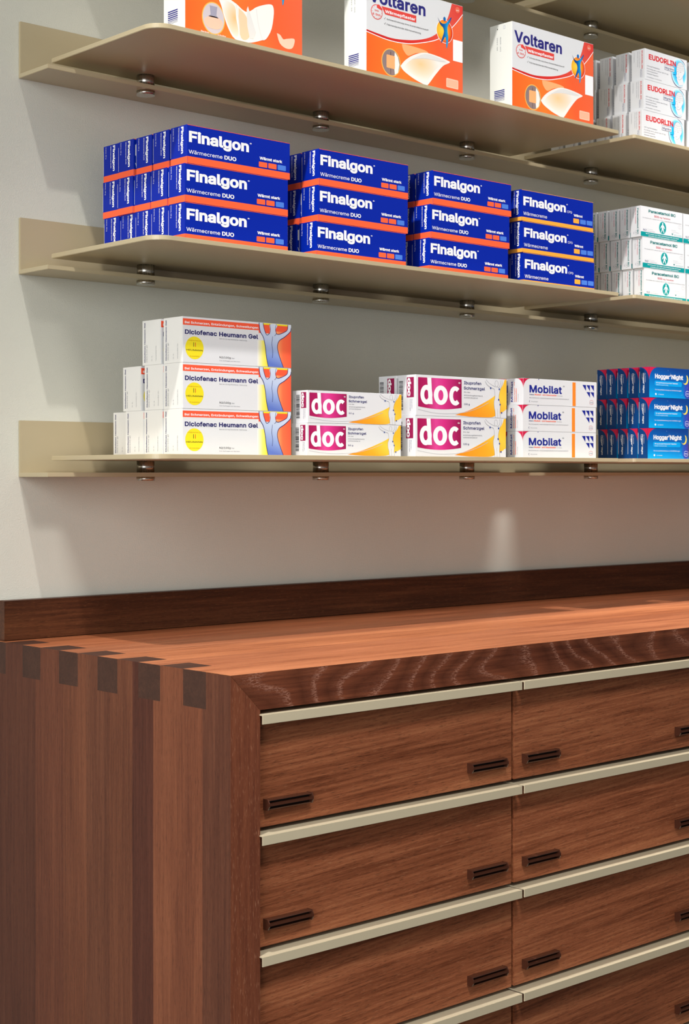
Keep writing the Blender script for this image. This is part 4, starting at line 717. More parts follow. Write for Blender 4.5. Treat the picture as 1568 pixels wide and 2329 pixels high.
def gel_tube_carton():
    W, D, H = 176.3, 40.6, 57.2; c = Carton(W, D, H, WHITE, flat('soft_white_carton', (232, 230, 226), .5), side=flat('soft_white_carton', (232, 230, 226), .5))
    OR = flat('orange_red_print', (246, 92, 60), .4); YE = flat('lemon_print', (240, 222, 40), .4); DN = flat('deep_navy_ink', (30, 28, 100), .4)
    c.text('Diclofenac Heumann Gel', 3.5, 35.6, 120.2, 7.2, DN, 0.028)
    c.text('Gel mit 10 mg Diclofenac-Natrium/g', 57.3, 31.6, 101.7, 1.9, GREY)
    c.text('N2/100g', 57.4, 7.8, 75.4, 3.2, BLACK, 0.008); c.text('Gel', 77, 7.8, 81.5, 2.0, GREY); c.text('Zum Auftragen auf die Haut.', 57.3, 4.2, 90.8, 1.7, GREY)
    c.ell(18.3, 18.6, 14.2, 14.2, YE); c.text('HEUMANN', 5.8, 14.9, 30.8, 2.6, BLACK, 0.01)
    c.line([(17.0, 20), (17.0, 25.4)], 0.8, BLACK); c.line([(19.6, 20), (19.6, 25.4)], 0.8, RED); c.text('info@heumann.de', 8.2, 27.2, 28.4, 1.7, flat('ochre_ink', (190, 110, 30), .4)); c.text('Arzneimittel', 10.6, 7.6, 26, 1.7, flat('ochre_ink', (190, 110, 30), .4))
    # picture at the right: yellow glow, orange field, blue back with raised arms
    YG = gradient('yellow_fade', (1, 0), 0.119, 0.137, [(0, (236, 236, 236)), (0.5, (244, 236, 120)), (1, (244, 224, 40))])
    c.rect(119, 0.5, 140, 34, YG)
    OG = gradient('orange_fade', (1, 0), 0.148, 0.176, [(0, (255, 176, 110)), (0.5, (252, 112, 72)), (1, (248, 92, 64))])
    c.rect(0.4, 46.6, 121.4, 54.6, OR, 1); c.text('Bei Schmerzen, Entzündungen, Schwellungen', 3.2, 48.6, 120.4, 3.7, LETTER, 0.02, 2)
    c.rect(121.4, 43.5, W-0.3, 54.6, OR, 1); c.rect(129, 54.6, W-0.3, H-0.6, YE, 1)
    c.rect(150, 0.5, W-0.3, 47, OG, 2)
    BG = gradient('blue_body', (0.25, 1), 0.04, 0.105, [(-0.0, (96, 120, 198)), (0.2, (140, 162, 216)), (0.5, (190, 204, 232)), (1, (220, 226, 238))])
    body = curve([(121.8, H-0.5), (123.6, 46), (128.8, 38.4), (131.4, 30), (132.8, 22), (134.2, 12), (137.0, 0.6)], 4) + curve([(162.6, 0.6), (157.2, 12), (154.0, 20), (152.6, 27.6), (155.6, 35.0), (165, 40.5), (174.4, 47.8), (W-0.4, 52.4)], 4) + [(W-0.4, H-0.5), (170.2, H-0.5)] + curve([(170.2, 52), (167.6, 48.2), (155.6, 43.4), (150.0, 44.2)], 4) + curve([(149.0, 49), (152.4, H-1.6), (140, H-1.6), (140.6, 49)], 3) + curve([(139.4, 43.6), (134.4, 41.6), (130.0, 50), (128.6, H-0.5)], 4)
    c.poly(body, BG, 3)
    c.line(curve([(121.8, H-0.6), (123.6, 46), (128.8, 38.4), (131.4, 30), (132.8, 22), (134.2, 12), (137.0, 0.6)], 5), 0.9, DN, 4)
    c.line(curve([(162.6, 0.6), (157.2, 12), (154.0, 20), (152.6, 27.6), (155.6, 35.0), (165, 40.5), (174.4, 47.8), (W-0.6, 52.4)], 5), 0.9, DN, 4)
    c.line([(170.4, H-0.6)]+curve([(170.2, 52), (167.6, 48.2), (155.6, 43.4), (150.0, 44.2)], 5), 0.8, DN, 4)
    c.line(curve([(128.6, H-0.6), (130.0, 50), (134.4, 41.6), (139.4, 43.6)], 5), 0.8, DN, 4)
    c.line(curve([(139.4, 43.6), (141.0, 48), (139.8, H-1.0)], 4), 0.5, DN, 4); c.line(curve([(150.6, H-1.0), (149.4, 50), (150.6, 44), (147.6, 41.0)], 4), 0.6, DN, 4)
    c.line(curve([(144.4, 40), (143.2, 30), (144.6, 20), (143.8, 12)], 5), 0.6, DN, 4)
    c.face = 'S'
    c.text('Diclofenac Heumann Gel', 3.8, D-34.0, 54.4, 2.7, DN, 0.03, rot=90)
    c.text('(N2/100 g)', 4.0, D-29.8, 25.6, 2.6, GREY, 0.004, rot=90)
    c.text('Ch.-B.:', 5.0, D-18.8, 12.0, 2.0, GREY, rot=90); c.text('Verwendbar bis:', 4.8, D-10.0, 24.0, 2.0, GREY, rot=90)
    c.line([(D-0.9, 50), (D-0.9, 6)], 0.3, PAPER)
    return c

def doc_gel(big):
    W, D, H = (189.4, 36.0, 57.6) if big else (173.0, 31.0, 43.3)
    k = 1.0 if big else 0.756
    c = Carton(W, D, H, WHITE)
    s = k
    MG = gradient('magenta_big' if big else 'magenta_small', (1, 0), 0.0045*s, 0.093*s, [(0, (164, 22, 84)), (0.18, (176, 28, 92)), (0.42, (224, 70, 150)), (0.6, (214, 48, 132)), (1, (146, 18, 72))])
    x1 = 93.0 if big else 69.6; x0 = 4.5 if big else 3.2; zt = 53.8 if big else 40.0; zb = 12.9 if big else 9.4
    bot = [(x1+(x0-x1)*i/10, zb-(3.2*s)*math.sin(math.pi*i/10)) for i in range(11)]
    c.poly([(x0, zt), (x1, zt)]+bot, MG)
    X = lambda v: x0+(v-4.5)*(x1-x0)/88.5
    Z = lambda v: zb+(v-12.9)*(zt-zb)/40.9
    # letters d o c
    IN = MG
    def ring(cx, cz, rx, rz, ix, iz, a0=0, a1=360, n=36):
        o = [(X(cx+rx*math.cos(math.radians(a0+(a1-a0)*i/n))), Z(cz+rz*math.sin(math.radians(a0+(a1-a0)*i/n)))) for i in range(n+1)]
        q = [(X(cx+ix*math.cos(math.radians(a0+(a1-a0)*i/n))), Z(cz+iz*math.sin(math.radians(a0+(a1-a0)*i/n)))) for i in range(n+1)]
        c.lay = 3; m = len(o); c.tris(o+q, [(i, i+1, m+i+1, m+i) for i in range(m-1)], LETTER)
    ring(21.0, 29.8, 12.0, 13.8, 4.4, 6.8); c.poly([(X(25.4), Z(16.6)), (X(33.2), Z(16.6)), (X(30.6), Z(53.8)), (X(22.6), Z(53.8))], LETTER, 4)
    ring(50.0, 29.8, 14.2, 13.8, 5.2, 7.4); ring(79.6, 29.8, 12.4, 13.8, 4.6, 7.4, 48, 312)
    c.text('®', X(86), Z(46.8), X(90.4), 4.2*s, LETTER, 0.0, 3)
    a = 97.7*s*1.0 if big else 73.5
    c.text('Ibuprofen', a, 47.4 if big else 35.0, a+36.5*s, 5.8*s, INK, 0.02); c.text('Schmerzgel', a-0.3, 39.8 if big else 29.2, a+44.5*s, 5.8*s, INK, 0.02)
    c.text('5% Gel', a, 35.0*s if big else 25.8, a+13*s, 2.5*s, GREY, 0.006); c.text('entzündungshemmend,', a, 30.6*s if big else 22.4, a+40*s, 2.6*s, GREY, 0.006); c.text('schmerzlindernd', a, 27.2*s if big else 19.6, a+29*s, 2.6*s, GREY, 0.006)
    c.text('100 g' if big else '50 g', a, 17.4*s if big else 13.4, a+12*s, 3.4*s, INK, 0.015)
    YG = gradient('golden_big' if big else 'golden_small', (0.6, 1), 0.06*s, 0.165*s, [(0, (240, 140, 30)), (0.4, (246, 168, 40)), (0.7, (252, 206, 70)), (1, (250, 190, 50))])
    R = W-0.4; q = W/189.4
    up = curve([(79.4*q, 2.6*s), (111*q, 10.7*s), (143.2*q, 23.1*s), (162*q, 32*s), (172.7*q, 40.4*s), (181*q, 49*s), (185*q, H-0.6)], 5)
    lo = curve([(R, 13.5*s), (176*q, 7.0*s), (163*q, 2.6*s), (150*q, 0.6*s), (110*q, 0.8*s)], 5)
    c.poly(up+[(R, H-0.6)]+lo, YG, 1)
    c.line(curve([(4.5*q, 8.8*s), (35*q, 4.6*s), (64*q, 3.9*s), (98*q, 6.6*s), (127*q, 13.3*s), (150*q, 22*s)], 6), 0.6*s, LGREY, 2)
    # standing figure with raised arms, outlined
    F = [(142.6, 53.4), (146.5, 48.6), (152.5, 45.5), (158, 43.5), (162, 42.4), (163.6, 36), (163.6, 30), (161.6, 24), (162, 16), (164.0, 9), (164.6, 0.8)]
    G = [(175.6, 0.8), (174.6, 9), (175.2, 18), (173.8, 25), (172.2, 30), (173.4, 37), (176.6, 45), (179.6, 51), (178.6, 56)]
    Gi = [(175.4, 56), (176.0, 51), (172.8, 45.6), (169.4, 45.4)]; Fi = [(164.6, 45.6), (156, 48.6), (150, 51.4), (144.6, 55.6)]
    tr = lambda P: [(a_*q, b_*s) for a_, b_ in P]
    c.poly(curve(tr(F), 3)+curve(tr(G), 3)+curve(tr(Gi), 3)+curve(tr(Fi), 3), WHITE, 2)
    for P in (F, G, Gi, Fi): c.line(curve(tr(P), 4), 0.45*s, GREY, 3)
    c.ell(167.2*q, 50.4*s, 3.4*s, 4.6*s, WHITE, 3, 20); c.arc(167.2*q, 50.4*s, 3.4*s, 4.6*s, 0, 360, 0.35*s, GREY, 4)
    c.line([(169*q, 14*s), (169.6*q, 0.8*s)], 0.35*s, GREY, 3)
    DB = flat('blue_joint_dots', (40, 70, 150), .4)
    for a_, b_ in ((154.4, 43.6), (173.0, 42.6), (171.8, 27.0), (174.8, 20.0), (178.0, 8.0)): c.ell(min(a_, 178)*q, b_*s, 1.4*s, 1.5*s, DB, 4, 12)
    c.face = 'S'
    if big:
        c.rect(D-18.1, 25.7, D-3.9, 54.0, flat('magenta_side', (150, 24, 78), .4)); c.text('doc', 53.0, D-16.0, 27.2, 8.8, LETTER, 0.045, 3, rot=-90)
        c.text('Ibuprofen', 23.4, D-8.6, 10, 1.9, INK, rot=-90); c.text('Schmerzgel', 23.4, D-11.6, 6.6, 1.9, INK, rot=-90)
        bars = (D-33.6, D-25.6, 8, 50)
    else:
        c.rect(D-13.2, 19.6, D-3.0, 40.6, flat('magenta_side', (150, 24, 78), .4)); c.text('doc', 39.8, D-11.6, 20.6, 6.2, LETTER, 0.045, 3, rot=-90)
        c.text('Ibuprofen', 18.2, D-6.0, 6.6, 1.5, INK, rot=-90); c.text('Schmerzgel', 18.2, D-8.4, 5.2, 1.5, INK, rot=-90)
        bars = (D-23.0, D-16.0, 6, 37.6); c.text('PZN-05853351', 33, D-26.6, 10.8, 1.9, GREY, rot=-90)
    rnd = random.Random(3); z = bars[2]
    while z < bars[3]:
        t = rnd.choice((0.3, 0.5, 0.8)); c.rect(bars[0], z, bars[1], min(z+t, bars[3]), BLACK, 2); z += t+rnd.choice((0.35, 0.5, 0.8))
    c.line([(0.9, H-5), (0.9, 4)], 0.3, PAPER)
    return c

def ointment():
    W, D, H = 173.6, 31.4, 39.7; c = Carton(W, D, H, WHITE)
    CR = flat('crimson_print', (206, 28, 72), .4); BL = flat('royal_blue_ink', (26, 38, 142), .4); OR = flat('tangerine_print', (246, 136, 40), .4)
    c.poly([(0.3, 24.5)]+[(0.3+17*(1-math.cos(math.radians(a)))*1.0, 24.5+15*math.sin(math.radians(a))) for a in range(0, 91, 10)]+[(0.3, 39.3)], CR)
    c.text('Mobilat', 13.9, 19.0, 89.0, 14.6, BL, 0.026); c.text('®', 91.5, 28.5, 95.8, 4.0, GREY)
    c.text('Intens', 13.9, 14.8, 24.5, 2.2, INK, 0.02); c.text('Muskel- und Gelenksalbe', 25.8, 14.8, 76.4, 3.0, FORA, 0.02); c.text('3% Creme', 78, 14.8, 90.4, 1.8, GREY)
    c.text('Bei Schmerzen, entzündungshemmend und antirheumatisch', 13.9, 10.0, 105.6, 2.2, GREY)
    c.text('50 g Creme', 18.0, 4.4, 33.0, 2.0, GREY); c.arc(14.6, 5.2, 1.2, 1.2, 60, 300, 0.5, INK, 2, 8)
    c.rect(114.4, 0.9, 122.0, 37.4, OR)
    for r, x0, z0, z1 in ((0, 138.4, 34.4, 25.0), (1, 148.2, 23.6, 15.0)):
        for i in range(3-r):
            a = x0+i*9.7; c.poly([(a, z0), (a+8.8, z0), (a+8.8, z1)], BL)
    c.arc(160.4, 7.6, 5.2, 3.2, 20, 160, 0.35, CR); c.arc(160.4, 7.6, 5.2, 3.2, 200, 340, 0.35, CR); c.text('STADA', 155.8, 6.7, 165.2, 1.8, INK, 0.01)
    c.rect(34.0, 38.2, 36.2, 39.2, BL, 2)
    c.face = 'S'
    c.poly([(D-0.3, 24.0)]+[(D-0.3-12.5*(1-math.cos(math.radians(a))), 24.0+15.3*math.sin(math.radians(a))) for a in range(0, 91, 10)]+[(D-0.3, 39.3)], CR)
    c.text('Mobilat', 4.6, D-21.0, 35.4, 4.8, BL, 0.02, rot=90); c.text('Intens Muskel- und', 4.4, D-17.2, 34.2, 1.8, FORA, 0.02, rot=90); c.text('Gelenksalbe', 4.4, D-13.4, 24.6, 2.4, FORA, 0.02, rot=90)
    c.text('3% Creme', 4.4, D-9.8, 16.4, 1.5, GREY, rot=90); c.text('50 g Creme', 4.6, D-27.4, 18.0, 1.7, GREY, rot=90)
    c.line([(0.8, 34), (0.8, 4)], 0.3, PAPER)
    return c

def night():
    W, D, H = 112, 19.6, 50.0
    NB = flat('dark_blue_print', (0, 62, 126), .38); CR = flat('crimson_print', (206, 28, 72), .4)
    G = gradient('night_sky_print', (0.12, 1), 0.0, 0.056, [(0, (0, 172, 236)), (0.3, (0, 136, 212)), (0.65, (0, 96, 180)), (1, (10, 62, 140))])
    c = Carton(W, D, H, NB, flat('sky_blue_print', (30, 130, 205), .4), NB)
    c.rect(0.2, 0.3, W-0.2, H-0.5, G)
    V = gradient('violet_fade', (1, 0), 0.088, 0.11, [(0, (0, 118, 204)), (0.5, (40, 80, 186)), (1, (66, 62, 160))]); 
    c.ell(104, 14, 11, 14, V, 2, 30, clip=(80, 0.5, W-0.3, 40))
    c.poly([(0.2, 28.5)]+[(0.2+23*(1-math.cos(math.radians(a))), 28.5+21*math.sin(math.radians(a))) for a in range(0, 91, 9)]+[(0.2, H-0.5)], CR, 2)
    c.text('Hoggar', 15.7, 31.8, 55.6, 9.6, LETTER, 0.03); c.text("’", 56.6, 31.8, 58.6, 9.6, LETTER, 0.03); c.text('Night', 60.2, 31.8, 92.4, 9.6, LETTER, 0.03)
    c.rrect(14.5, 19.3, 89, 27.6, 3.0, flat('azure_print', (0, 158, 230), .4), 3)
    c.text('25 mg Doxylaminsuccinat Tabletten', 18.3, 23.8, 77.7, 2.3, LETTER, 0.02, 4); c.text('Wirkstoff: Doxylaminsuccinat', 18.3, 20.6, 51.2, 1.7, LETTER, 0.0, 4)
    c.text('Zur Kurzzeitbehandlung von Schlafstörungen', 15.4, 12.2, 87.8, 2.6, LETTER, 0.0, 3); c.text('20 Tabletten', 24, 4.9, 39.4, 2.0, LETTER, 0.0, 3); c.ell(17.9, 5.8, 1.9, 1.7, LETTER, 3, 14)
    mo = [(98.6+8.0*math.cos(math.radians(a)), 32.4+8.6*math.sin(math.radians(a))) for a in range(-150, 51, 10)]+[(95.9+7.6*math.cos(math.radians(a)), 33.6+8.0*math.sin(math.radians(a))) for a in range(48, -131, -12)]
    c.poly(mo, flat('moon_yellow_print', (252, 218, 84), .4), 4)
    rnd = random.Random(5)
    for i in range(26):
        x, z = rnd.uniform(28, 108), rnd.uniform(3, 47); r = rnd.choice((0.18, 0.25, 0.4)); c.ell(x, z, r, r, LETTER, 3, 6)
    c.arc(104.8, 8.9, 6.0, 4.2, 20, 160, 0.5, LETTER, 4); c.arc(104.8, 8.9, 6.0, 4.2, 200, 340, 0.5, LETTER, 4); c.text('STADA', 99.0, 7.8, 110.4, 2.4, LETTER, 0.02, 4)
    c.face = 'S'
    c.poly([(D-0.2, 28.5)]+[(D-0.2-17.6*(1-math.cos(math.radians(a))), 28.5+21*math.sin(math.radians(a))) for a in range(0, 91, 9)]+[(D-0.2, H-0.5)], CR, 2)
    c.text("Hoggar’ Night", 39.8, D-12.0, 7.2, 3.4, LETTER, 0.03, 3, rot=-90); c.text('20 Tabletten', 39.6, D-8.0, 24.8, 1.5, LETTER, 0, 3, rot=-90); c.text('Tabletten', 39.6, D-14.6, 29.8, 1.3, LETTER, 0, 3, rot=-90)
    c.rect(0.3, 8, 0.9, 42.6, LETTER, 3)
    return c

def plaster_pack(neck):
    W, D, H = 190.6, 45.0, 134.6
    c = Carton(W, D, H, WHITE, side=flat('grey_white_carton', (226, 227, 222), .45))
    OG = gradient('orange_heat_neck' if neck else 'orange_heat', (1, 0.25), 0.0, 0.22, [(0, (242, 98, 34)), (0.35, (250, 122, 44)), (0.7, (244, 96, 50)), (1, (240, 104, 66))])
    RG = gradient('red_swoosh', (1, 0.4), 0.02, 0.24, [(0, (196, 28, 30)), (0.5, (222, 52, 44)), (0.8, (230, 88, 70)), (1, (222, 60, 56))])
    lo = curve([(0.3, 62.6), (39, 58.4), (70, 59.2), (95.9, 63.6), (134.8, 75.5), (154.6, 88.5), (174, 105), (W-0.3, 122.6)], 5)
    up = curve([(0.3, 65.6), (25, 63.4), (54.6, 62.4), (95.9, 68.4), (128.3, 79.7), (148, 95.8), (160, 113), (167.9, H-0.6)], 5)
    c.poly([(0.3, 0.3), (W-0.3, 0.3)]+lo[::-1], OG)
    c.poly(up+[(W-0.3, H-0.6)]+lo[::-1], RG); c.line([p for p in lo], 1.1, LETTER, 2)
    c.text('Voltaren', 5.2, 105.8, 114.3, 22.0, flat('indigo_ink', (40, 38, 124), .4), 0.028)
    BR = flat('badge_red_print', (226, 70, 62), .4)
    c.poly([(28.5, 102.6), (95.9, 102.4), (95.9, 92.6), (35.5, 92.6)], BR, 2); c.text('Wärmepflaster', 35.4, 94.8, 94.0, 5.4, LETTER, 0.025, 3)
    c.ell(19.6, 92.6, 11.0, 10.2, BR, 2); c.ell(19.6, 92.6, 9.9, 9.2, WHITE, 3); c.text('bis', 16.0, 93.4, 23.2, 3.4, BR, 0.02, 4); c.text('8 Std.', 11.6, 87.8, 27.4, 3.8, BR, 0.02, 4)
    for a in range(0, 360, 30):
        if 20 < a < 100: continue
        c.line([(19.6+8.2*math.cos(math.radians(a)), 92.6+7.6*math.sin(math.radians(a))), (19.6+9.6*math.cos(math.radians(a)), 92.6+8.9*math.sin(math.radians(a)))], 0.6, BR, 4)
    c.poly([(19.6, 102.8), (24, 103.6), (30.5, 98.5), (29.5, 96.2), (19.6, 98.6)], BR, 4)
    for z, t, x1 in ((85.6, 'Schmerzlinderung ohne Arzneimittelwirkstoff', 120.1), (78.4, 'Flächendeckende Wärmeverteilung', 104.9)):
        c.text(t, 38.6, z, x1, 3.0, BLACK, 0.004); c.line([(33.6, z+1.4), (34.6, z), (36.2, z+3)], 0.5, BLACK)
    c.ell(179.6, 127, 4.6, 4.4, flat('logo_coral', (236, 110, 84), .4), 3); c.text('gsk', 176.6, 125.6, 182.6, 2.6, LETTER, 0.0, 4)
    SG = gradient('sun_print', None, 0, 1, [(0, (252, 214, 70)), (0.5, (250, 180, 40)), (0.85, (240, 110, 30)), (1, (222, 60, 30))], radial=(0.1475, 0.092, 0.020, 0.018))
    c.ell(152.9, 91.2, 17.0, 17.0, LETTER, 3); c.ell(152.9, 91.2, 16.2, 16.2, SG, 4)
    FB = gradient('figure_blue', (1, 0), 0.140, 0.166, [(0, (22, 34, 96)), (0.45, (0, 90, 170)), (0.7, (10, 160, 220)), (1, (20, 60, 140))])
    c.poly(curve([(138.4, 109.4), (143, 103.6), (149.2, 101.6), (155.5, 103.6), (160, 107.8), (165.6, 113.6), (166.6, 112.4), (163, 106), (159, 99.6), (158.6, 92), (160.2, 84), (159.4, 76), (157.6, 68.4), (156.4, 69), (155.8, 77), (154.2, 83.6), (151.2, 80), (147.2, 74.8), (145.4, 74.4), (148.6, 83), (151.2, 90), (149.6, 96), (144, 99.4), (138.4, 109.4)], 3)[:-1], FB, 5)
    c.ell(152.6, 108.8, 2.6, 3.2, FB, 5, 16)
    PEACH = flat('peach_print', (252, 176, 118), .4); MILK = flat('milk_print', (240, 238, 234), .4); MILK2 = flat('cream_shadow_print', (226, 224, 222), .4)
    RING = flat('glow_ring_print', (255, 186, 90), .4); SK = flat('grey_skin_print', (140, 122, 122), .4)
    if not neck:
        c.rect(170.2, 52.7, 189.9, 83.3, LETTER, 3)
        c.ell(46.8, 28.3, 18.4, 19.2, RING, 2); c.ell(46.8, 28.3, 17.0, 17.8, SK, 3); c.poly([(54, 44), (60, 38), (63, 28), (60, 16), (54, 12.5), (52, 28)], MILK, 4); c.rrect(38, 20, 54, 38, 1.5, PEACH, 5); c.line([(46, 43), (46, 38)], 1.0, flat('brown_print', (80, 50, 48), .4), 4); c.line([(46, 19.6), (46, 12)], 0.8, flat('brown_print', (80, 50, 48), .4), 4)
        c.poly(curve([(68, 56.6), (70.5, 50), (80, 43.4), (96, 50), (118.5, 54), (113, 57.0), (90, 58.2), (70, 58.0), (68, 56.6)], 4)[:-1], PEACH, 2)
        PG = gradient('warm_pad', None, 0, 1, [(0, (252, 204, 150)), (0.6, (248, 222, 196)), (1, (242, 238, 232))], radial=(0.105, 0.036, 0.036, 0.022))
        c.poly(curve([(65, 26.6), (74, 36), (90, 46), (112, 53.6), (136, 53.6), (160, 50.6), (163, 48.2), (150, 41.6), (134, 26), (118.5, 9.0), (112, 8.6), (92, 13), (72, 20.6), (65, 26.6)], 4)[:-1], MILK, 3)
        c.poly(curve([(72, 27), (86, 38.6), (112, 45), (144, 46.0), (132, 32), (114, 13.6), (96, 17), (78, 22.8), (72, 27)], 4)[:-1], PG, 4)
        c.poly(curve([(86, 39.4), (112, 51.6), (136, 51.8), (156, 48.6), (140, 46.6), (112, 45.4), (86, 39.4)], 4)[:-1], MILK2, 5)
        c.rrect(156.4, 12.8, 181, 25.8, 1.4, flat('pale_peach_print', (252, 202, 178), .4), 2); c.rrect(157.8, 14.2, 179.6, 24.4, 1.0, flat('peach_hatch_print', (250, 182, 152), .4), 3)
        c.text('4 Pflaster', 157, 5.0, 186, 4.2, INK, 0.01, 2)
    else:
        c.ell(44.1, 28.8, 18.2, 20.4, RING, 2); c.ell(44.1, 28.8, 16.8, 19, flat('pale_skin_print', (206, 196, 202), .4), 3)
        c.poly(curve([(30, 26), (38, 31), (50, 31), (58, 27), (57, 20), (50, 16), (38, 16), (31, 20), (30, 26)], 4)[:-1], flat('peach_skin_print', (246, 196, 172), .4), 4)
        c.poly([(38, 44), (50, 44), (48.5, 33), (52, 30), (36, 30), (39.5, 33)], flat('neck_grey_print', (160, 158, 178), .4), 4)
        c.text('Nacken', 24.6, 8.6, 37, 3.0, LETTER, 0.01, 2); c.text('Schulter', 50, 8.6, 64, 3.0, LETTER, 0.01, 2)
        PG = gradient('warm_neck_pad', None, 0, 1, [(0, (250, 190, 130)), (0.5, (248, 216, 186)), (1, (240, 238, 236))], radial=(0.078, 0.036, 0.022, 0.030))
        c.poly(curve([(51.7, 55), (54, 60), (60, 61), (80, 54.4), (90, 49), (98, 47.5), (106, 51.6), (112, 56), (122, 60.6), (134, 64.5), (140.4, 63.6), (142, 54), (138.4, 34), (131, 21), (126.2, 17.0), (122.4, 16), (112, 12), (100, 8.8), (78.6, 9.2), (68, 20), (61, 34), (56.2, 47.3), (51.7, 55)], 3)[:-1], MILK, 4)
        c.poly(curve([(56, 55), (66, 55), (78, 50.5), (80, 36), (84, 18), (80, 12.4), (72, 18), (64, 32), (58, 46), (56, 55)], 3)[:-1], PG, 5)
        c.poly(curve([(84, 50), (96, 42), (104, 24), (98, 12.6), (88, 12.6), (84, 30), (84, 50)], 3)[:-1], flat('orange_fade_pad', (250, 206, 170), .4), 5)
        c.poly([(97, 50.5), (99, 55), (112, 24), (108, 15), (102, 14.5), (98, 30)], MILK2, 6)
        c.line(curve([(113, 54), (116, 36), (122, 19), (126, 17)], 4), 1.2, MILK2, 6); c.line(curve([(80, 53), (84, 34), (86, 12)], 4), 1.0, MILK2, 6)
        c.poly(curve([(147.2, 30), (153, 28.6), (158, 24), (164, 25.6), (176.4, 28.0), (177, 22), (172.5, 14.4), (162, 13), (152, 18), (147.2, 30)], 3)[:-1], flat('pale_peach_print', (252, 202, 178), .4), 2)
        c.text('4 Pflaster', 150, 4.0, 178, 4.2, INK, 0.01, 2)
    c.face = 'S'
    z = 19.6
    for t in (1.6, 1.6, 1.4, 1.6, 1.2, 0.8, 0.5, 0.4)[::-1]:
        c.rect(D-35.8, z, D-15.2, z+t, flat('indigo_ink', (40, 38, 124), .4)); z += t+1.0
    c.text('2022-03', 115, D-30.5, 96, 2.6, GREY, 0.006, rot=-90); c.text('SU09-401', 115, D-24.0, 93, 2.6, GREY, 0.006, rot=-90)
    c.rect(D-30, 126.8, D-28.4, 128.6, BLACK); c.rect(D-17.4, 125.8, D-13.8, 130.8, LGREY); c.rect(D-16.9, 126.4, D-14.3, 130.2, WHITE, 2)
    return c
def plain_pack():
    c = Carton(110, 30, 50, WHITE); c.face = 'S'
    c.rect(8, 14, 15, 40, flat('pale_blue_print', (120, 180, 226), .4)); c.text('20 Tabletten', 40, 20, 14, 2.2, GREY, rot=-90)
    return c

KIND = {}
for nm, fn in (('duo', lambda: heat_cream(True)), ('mild', lambda: heat_cream(False)), ('para', paracetamol), ('migr', migraine), ('gel', gel_tube_carton), ('doc100', lambda: doc_gel(True)),
               ('doc50', lambda: doc_gel(False)), ('oint', ointment), ('night', night), ('pad', lambda: plaster_pack(False)), ('neck', lambda: plaster_pack(True)), ('plain', plain_pack)):
    c = fn(); dims = (c.W, c.D, c.H); KIND[nm] = (c.mesh('medicine_carton'), dims)

def carton(kind, lv, x, y, layer, label, group, H=None):
    me, (W, D, Hh) = KIND[kind]
    o = bpy.data.objects.new('medicine_carton', me); COL.objects.link(o)
    h = (H or Hh)/1e3
    o.location = level_pt(lv, x, y, 0.0273+0.0001+layer*h); o.rotation_euler = (0, -LV[lv][1], 0)
    tag(o, label, 'carton', group)
    return o
JIT = random.Random(11)
LAY3 = ['bottom', 'middle', 'top']
ROWN = ['front', 'second', 'third', 'fourth', 'fifth', 'sixth', 'seventh', 'eighth', 'ninth']
def rows(kind, lv, layers, desc, stack, group, names=LAY3):
    """layers: list of (x, [front y of every carton from front to back])"""
    for k, (x, ys) in enumerate(layers):
        for i, y in enumerate(ys):
            if len(ys) > 1: pos = ('in front' if i == 0 else (ROWN[i]+' from the front'))
            else: pos = ''
            lab = desc+', '+names[k]+' layer'+((', '+pos) if pos else '')+', '+stack
            carton(kind, lv, x+(JIT.uniform(-0.0016, 0.0016) if i else 0), y, k, lab, group)
G1 = 'blue heat cream cartons with a coral stripe'
rows('duo', 2, [(1.1639, [-.2346, -.1990, -.1635, -.1279, -.0923]), (1.1642, [-.2346, -.1970, -.1602, -.1240, -.0885]), (1.1675, [-.2346, -.1966, -.1585, -.1215, -.0860])],
     'blue cream carton', 'leftmost blue stack', G1)
rows('duo', 2, [(1.3773, [-.2360, -.1970, -.161]), (1.3811, [-.2360, -.1966, -.161]), (1.3820, [-.2360, -.1966, -.161])], 'blue cream carton', 'second blue stack from left', G1)
rows('duo', 2, [(1.5912, [-.2340, -.1975]), (1.5943, [-.2340, -.1975]), (1.5982, [-.2340, -.1970])], 'blue cream carton', 'third blue stack from left', G1)
rows('mild', 2, [(1.7926, [-.2316, -.2040]), (1.7911, [-.2316, -.2040]), (1.7895, [-.2316, -.2040])], 'blue carton with amber stripe', 'rightmost blue stack', 'blue cream cartons with an amber stripe')
P = .0226
rows('para', 2, [(2.0906, [-.2298-(-P)*i for i in range(9)]), (2.0862, [-.2298+P*i for i in range(5)]), (2.0814, [-.2298+P*i for i in range(5)])],
     'white carton with teal lettering', 'stack beside the blue ones', 'white tablet cartons with teal lettering')
rows('para', 2, [(2.2070, [-.2298]), (2.2022, [-.2298]), (2.1970, [-.2298])], 'white carton with teal band', 'cut by right picture edge', 'white tablet cartons with teal lettering')
Q = .0331
rows('migr', 1, [(2.0763, [-.2364+Q*i for i in range(6)]), (2.0806, [-.2364+Q*i for i in range(4)]), (2.0836, [-.2364+Q*i for i in range(4)])],
     'white carton with red lettering', 'upper right stack', 'white migraine cartons with red lettering')
for k, x in enumerate((2.2010, 2.2050, 2.2080)):
    carton('plain', 1, x, -.2350, k, 'plain white carton at the right picture edge, '+LAY3[k]+' of three', 'plain white cartons at the right edge')
G2 = 'white gel cartons with a blue torso picture'
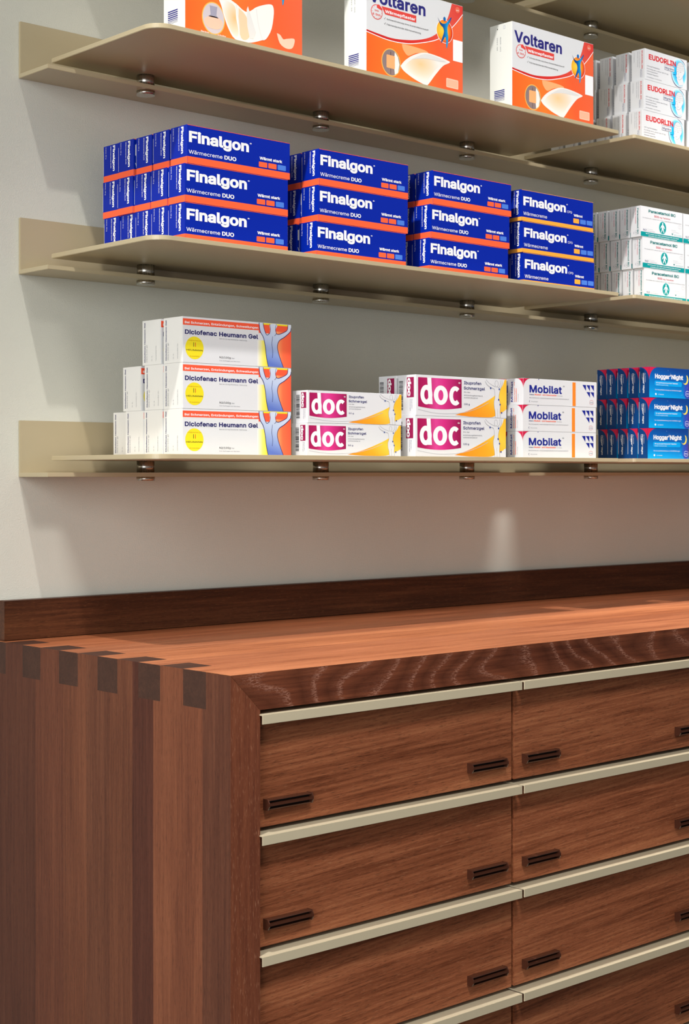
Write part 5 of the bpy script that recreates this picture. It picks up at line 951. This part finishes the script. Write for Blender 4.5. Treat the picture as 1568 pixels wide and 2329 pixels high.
for k, (x, ys) in enumerate([(1.1707, [-.2204, -.1785, -.1371]), (1.1709, [-.2204, -.1793, -.1309]), (1.1709, [-.2204, -.1744])]):
    for i, y in enumerate(ys):
        lab = 'white gel carton with torso picture, '+LAY3[k]+' layer, '+['front', 'directly behind the front one', 'third from the front'][i]
        carton('gel', 3, x, y, k, lab, G2)
carton('gel', 3, 1.1800, -.0950, 0, 'white gel carton with torso picture, bottom layer, rearmost, showing only its edge', G2)
for k, x in enumerate((1.3664, 1.3677)):
    carton('doc50', 3, x, -.2296, k, ['smaller white and magenta gel carton, lower of two', 'smaller white and magenta gel carton, upper of two'][k], 'small magenta gel cartons')
for k, x, y, l in ((0, 1.5637, -.2330, 'larger white and magenta gel carton, lower one in front'), (0, 1.5640, -.1945, 'larger white and magenta gel carton, lower one at the back'),
                   (1, 1.5651, -.2330, 'larger white and magenta gel carton, upper one in front'), (1, 1.5651, -.1935, 'larger white and magenta gel carton, upper one at the back')):
    carton('doc100', 3, x, y, k, l, 'large magenta gel cartons')
for k, x in enumerate((1.7900, 1.7900, 1.7915)):
    carton('oint', 3, x, -.2330, k, 'white ointment carton with orange bar, '+LAY3[k]+' of three in front', 'white ointment cartons with an orange bar')
carton('oint', 3, 1.7790, -.1990, 2, 'white ointment carton behind the top one, only its crimson corner showing', 'white ointment cartons with an orange bar')
for k in (0, 1): carton('oint', 3, 1.7890, -.1990, k, 'white ointment carton hidden behind the '+['bottom', 'middle'][k]+' ointment carton', 'white ointment cartons with an orange bar')
rows('night', 3, [(2.0956, [-.2330, -.2129, -.1914, -.1705, -.1492]), (2.0983, [-.2330, -.2118, -.1892, -.1667, -.1450]), (2.0996, [-.2330, -.2120, -.1893, -.1658, -.1440])],
     'dark blue night tablet carton', 'lower right stack', 'dark blue night tablet cartons')
carton('neck', 1, 1.1673, -.230, 0, 'orange and white plaster carton with neck patch picture, leftmost on the upper shelf', 'white and orange plaster cartons')
carton('pad', 1, 1.4729, -.230, 0, 'orange and white plaster carton in the middle of the three, cut by the top', 'white and orange plaster cartons')
carton('pad', 1, 1.7698, -.230, 0, 'orange and white plaster carton, rightmost of three and whole in view', 'white and orange plaster cartons')
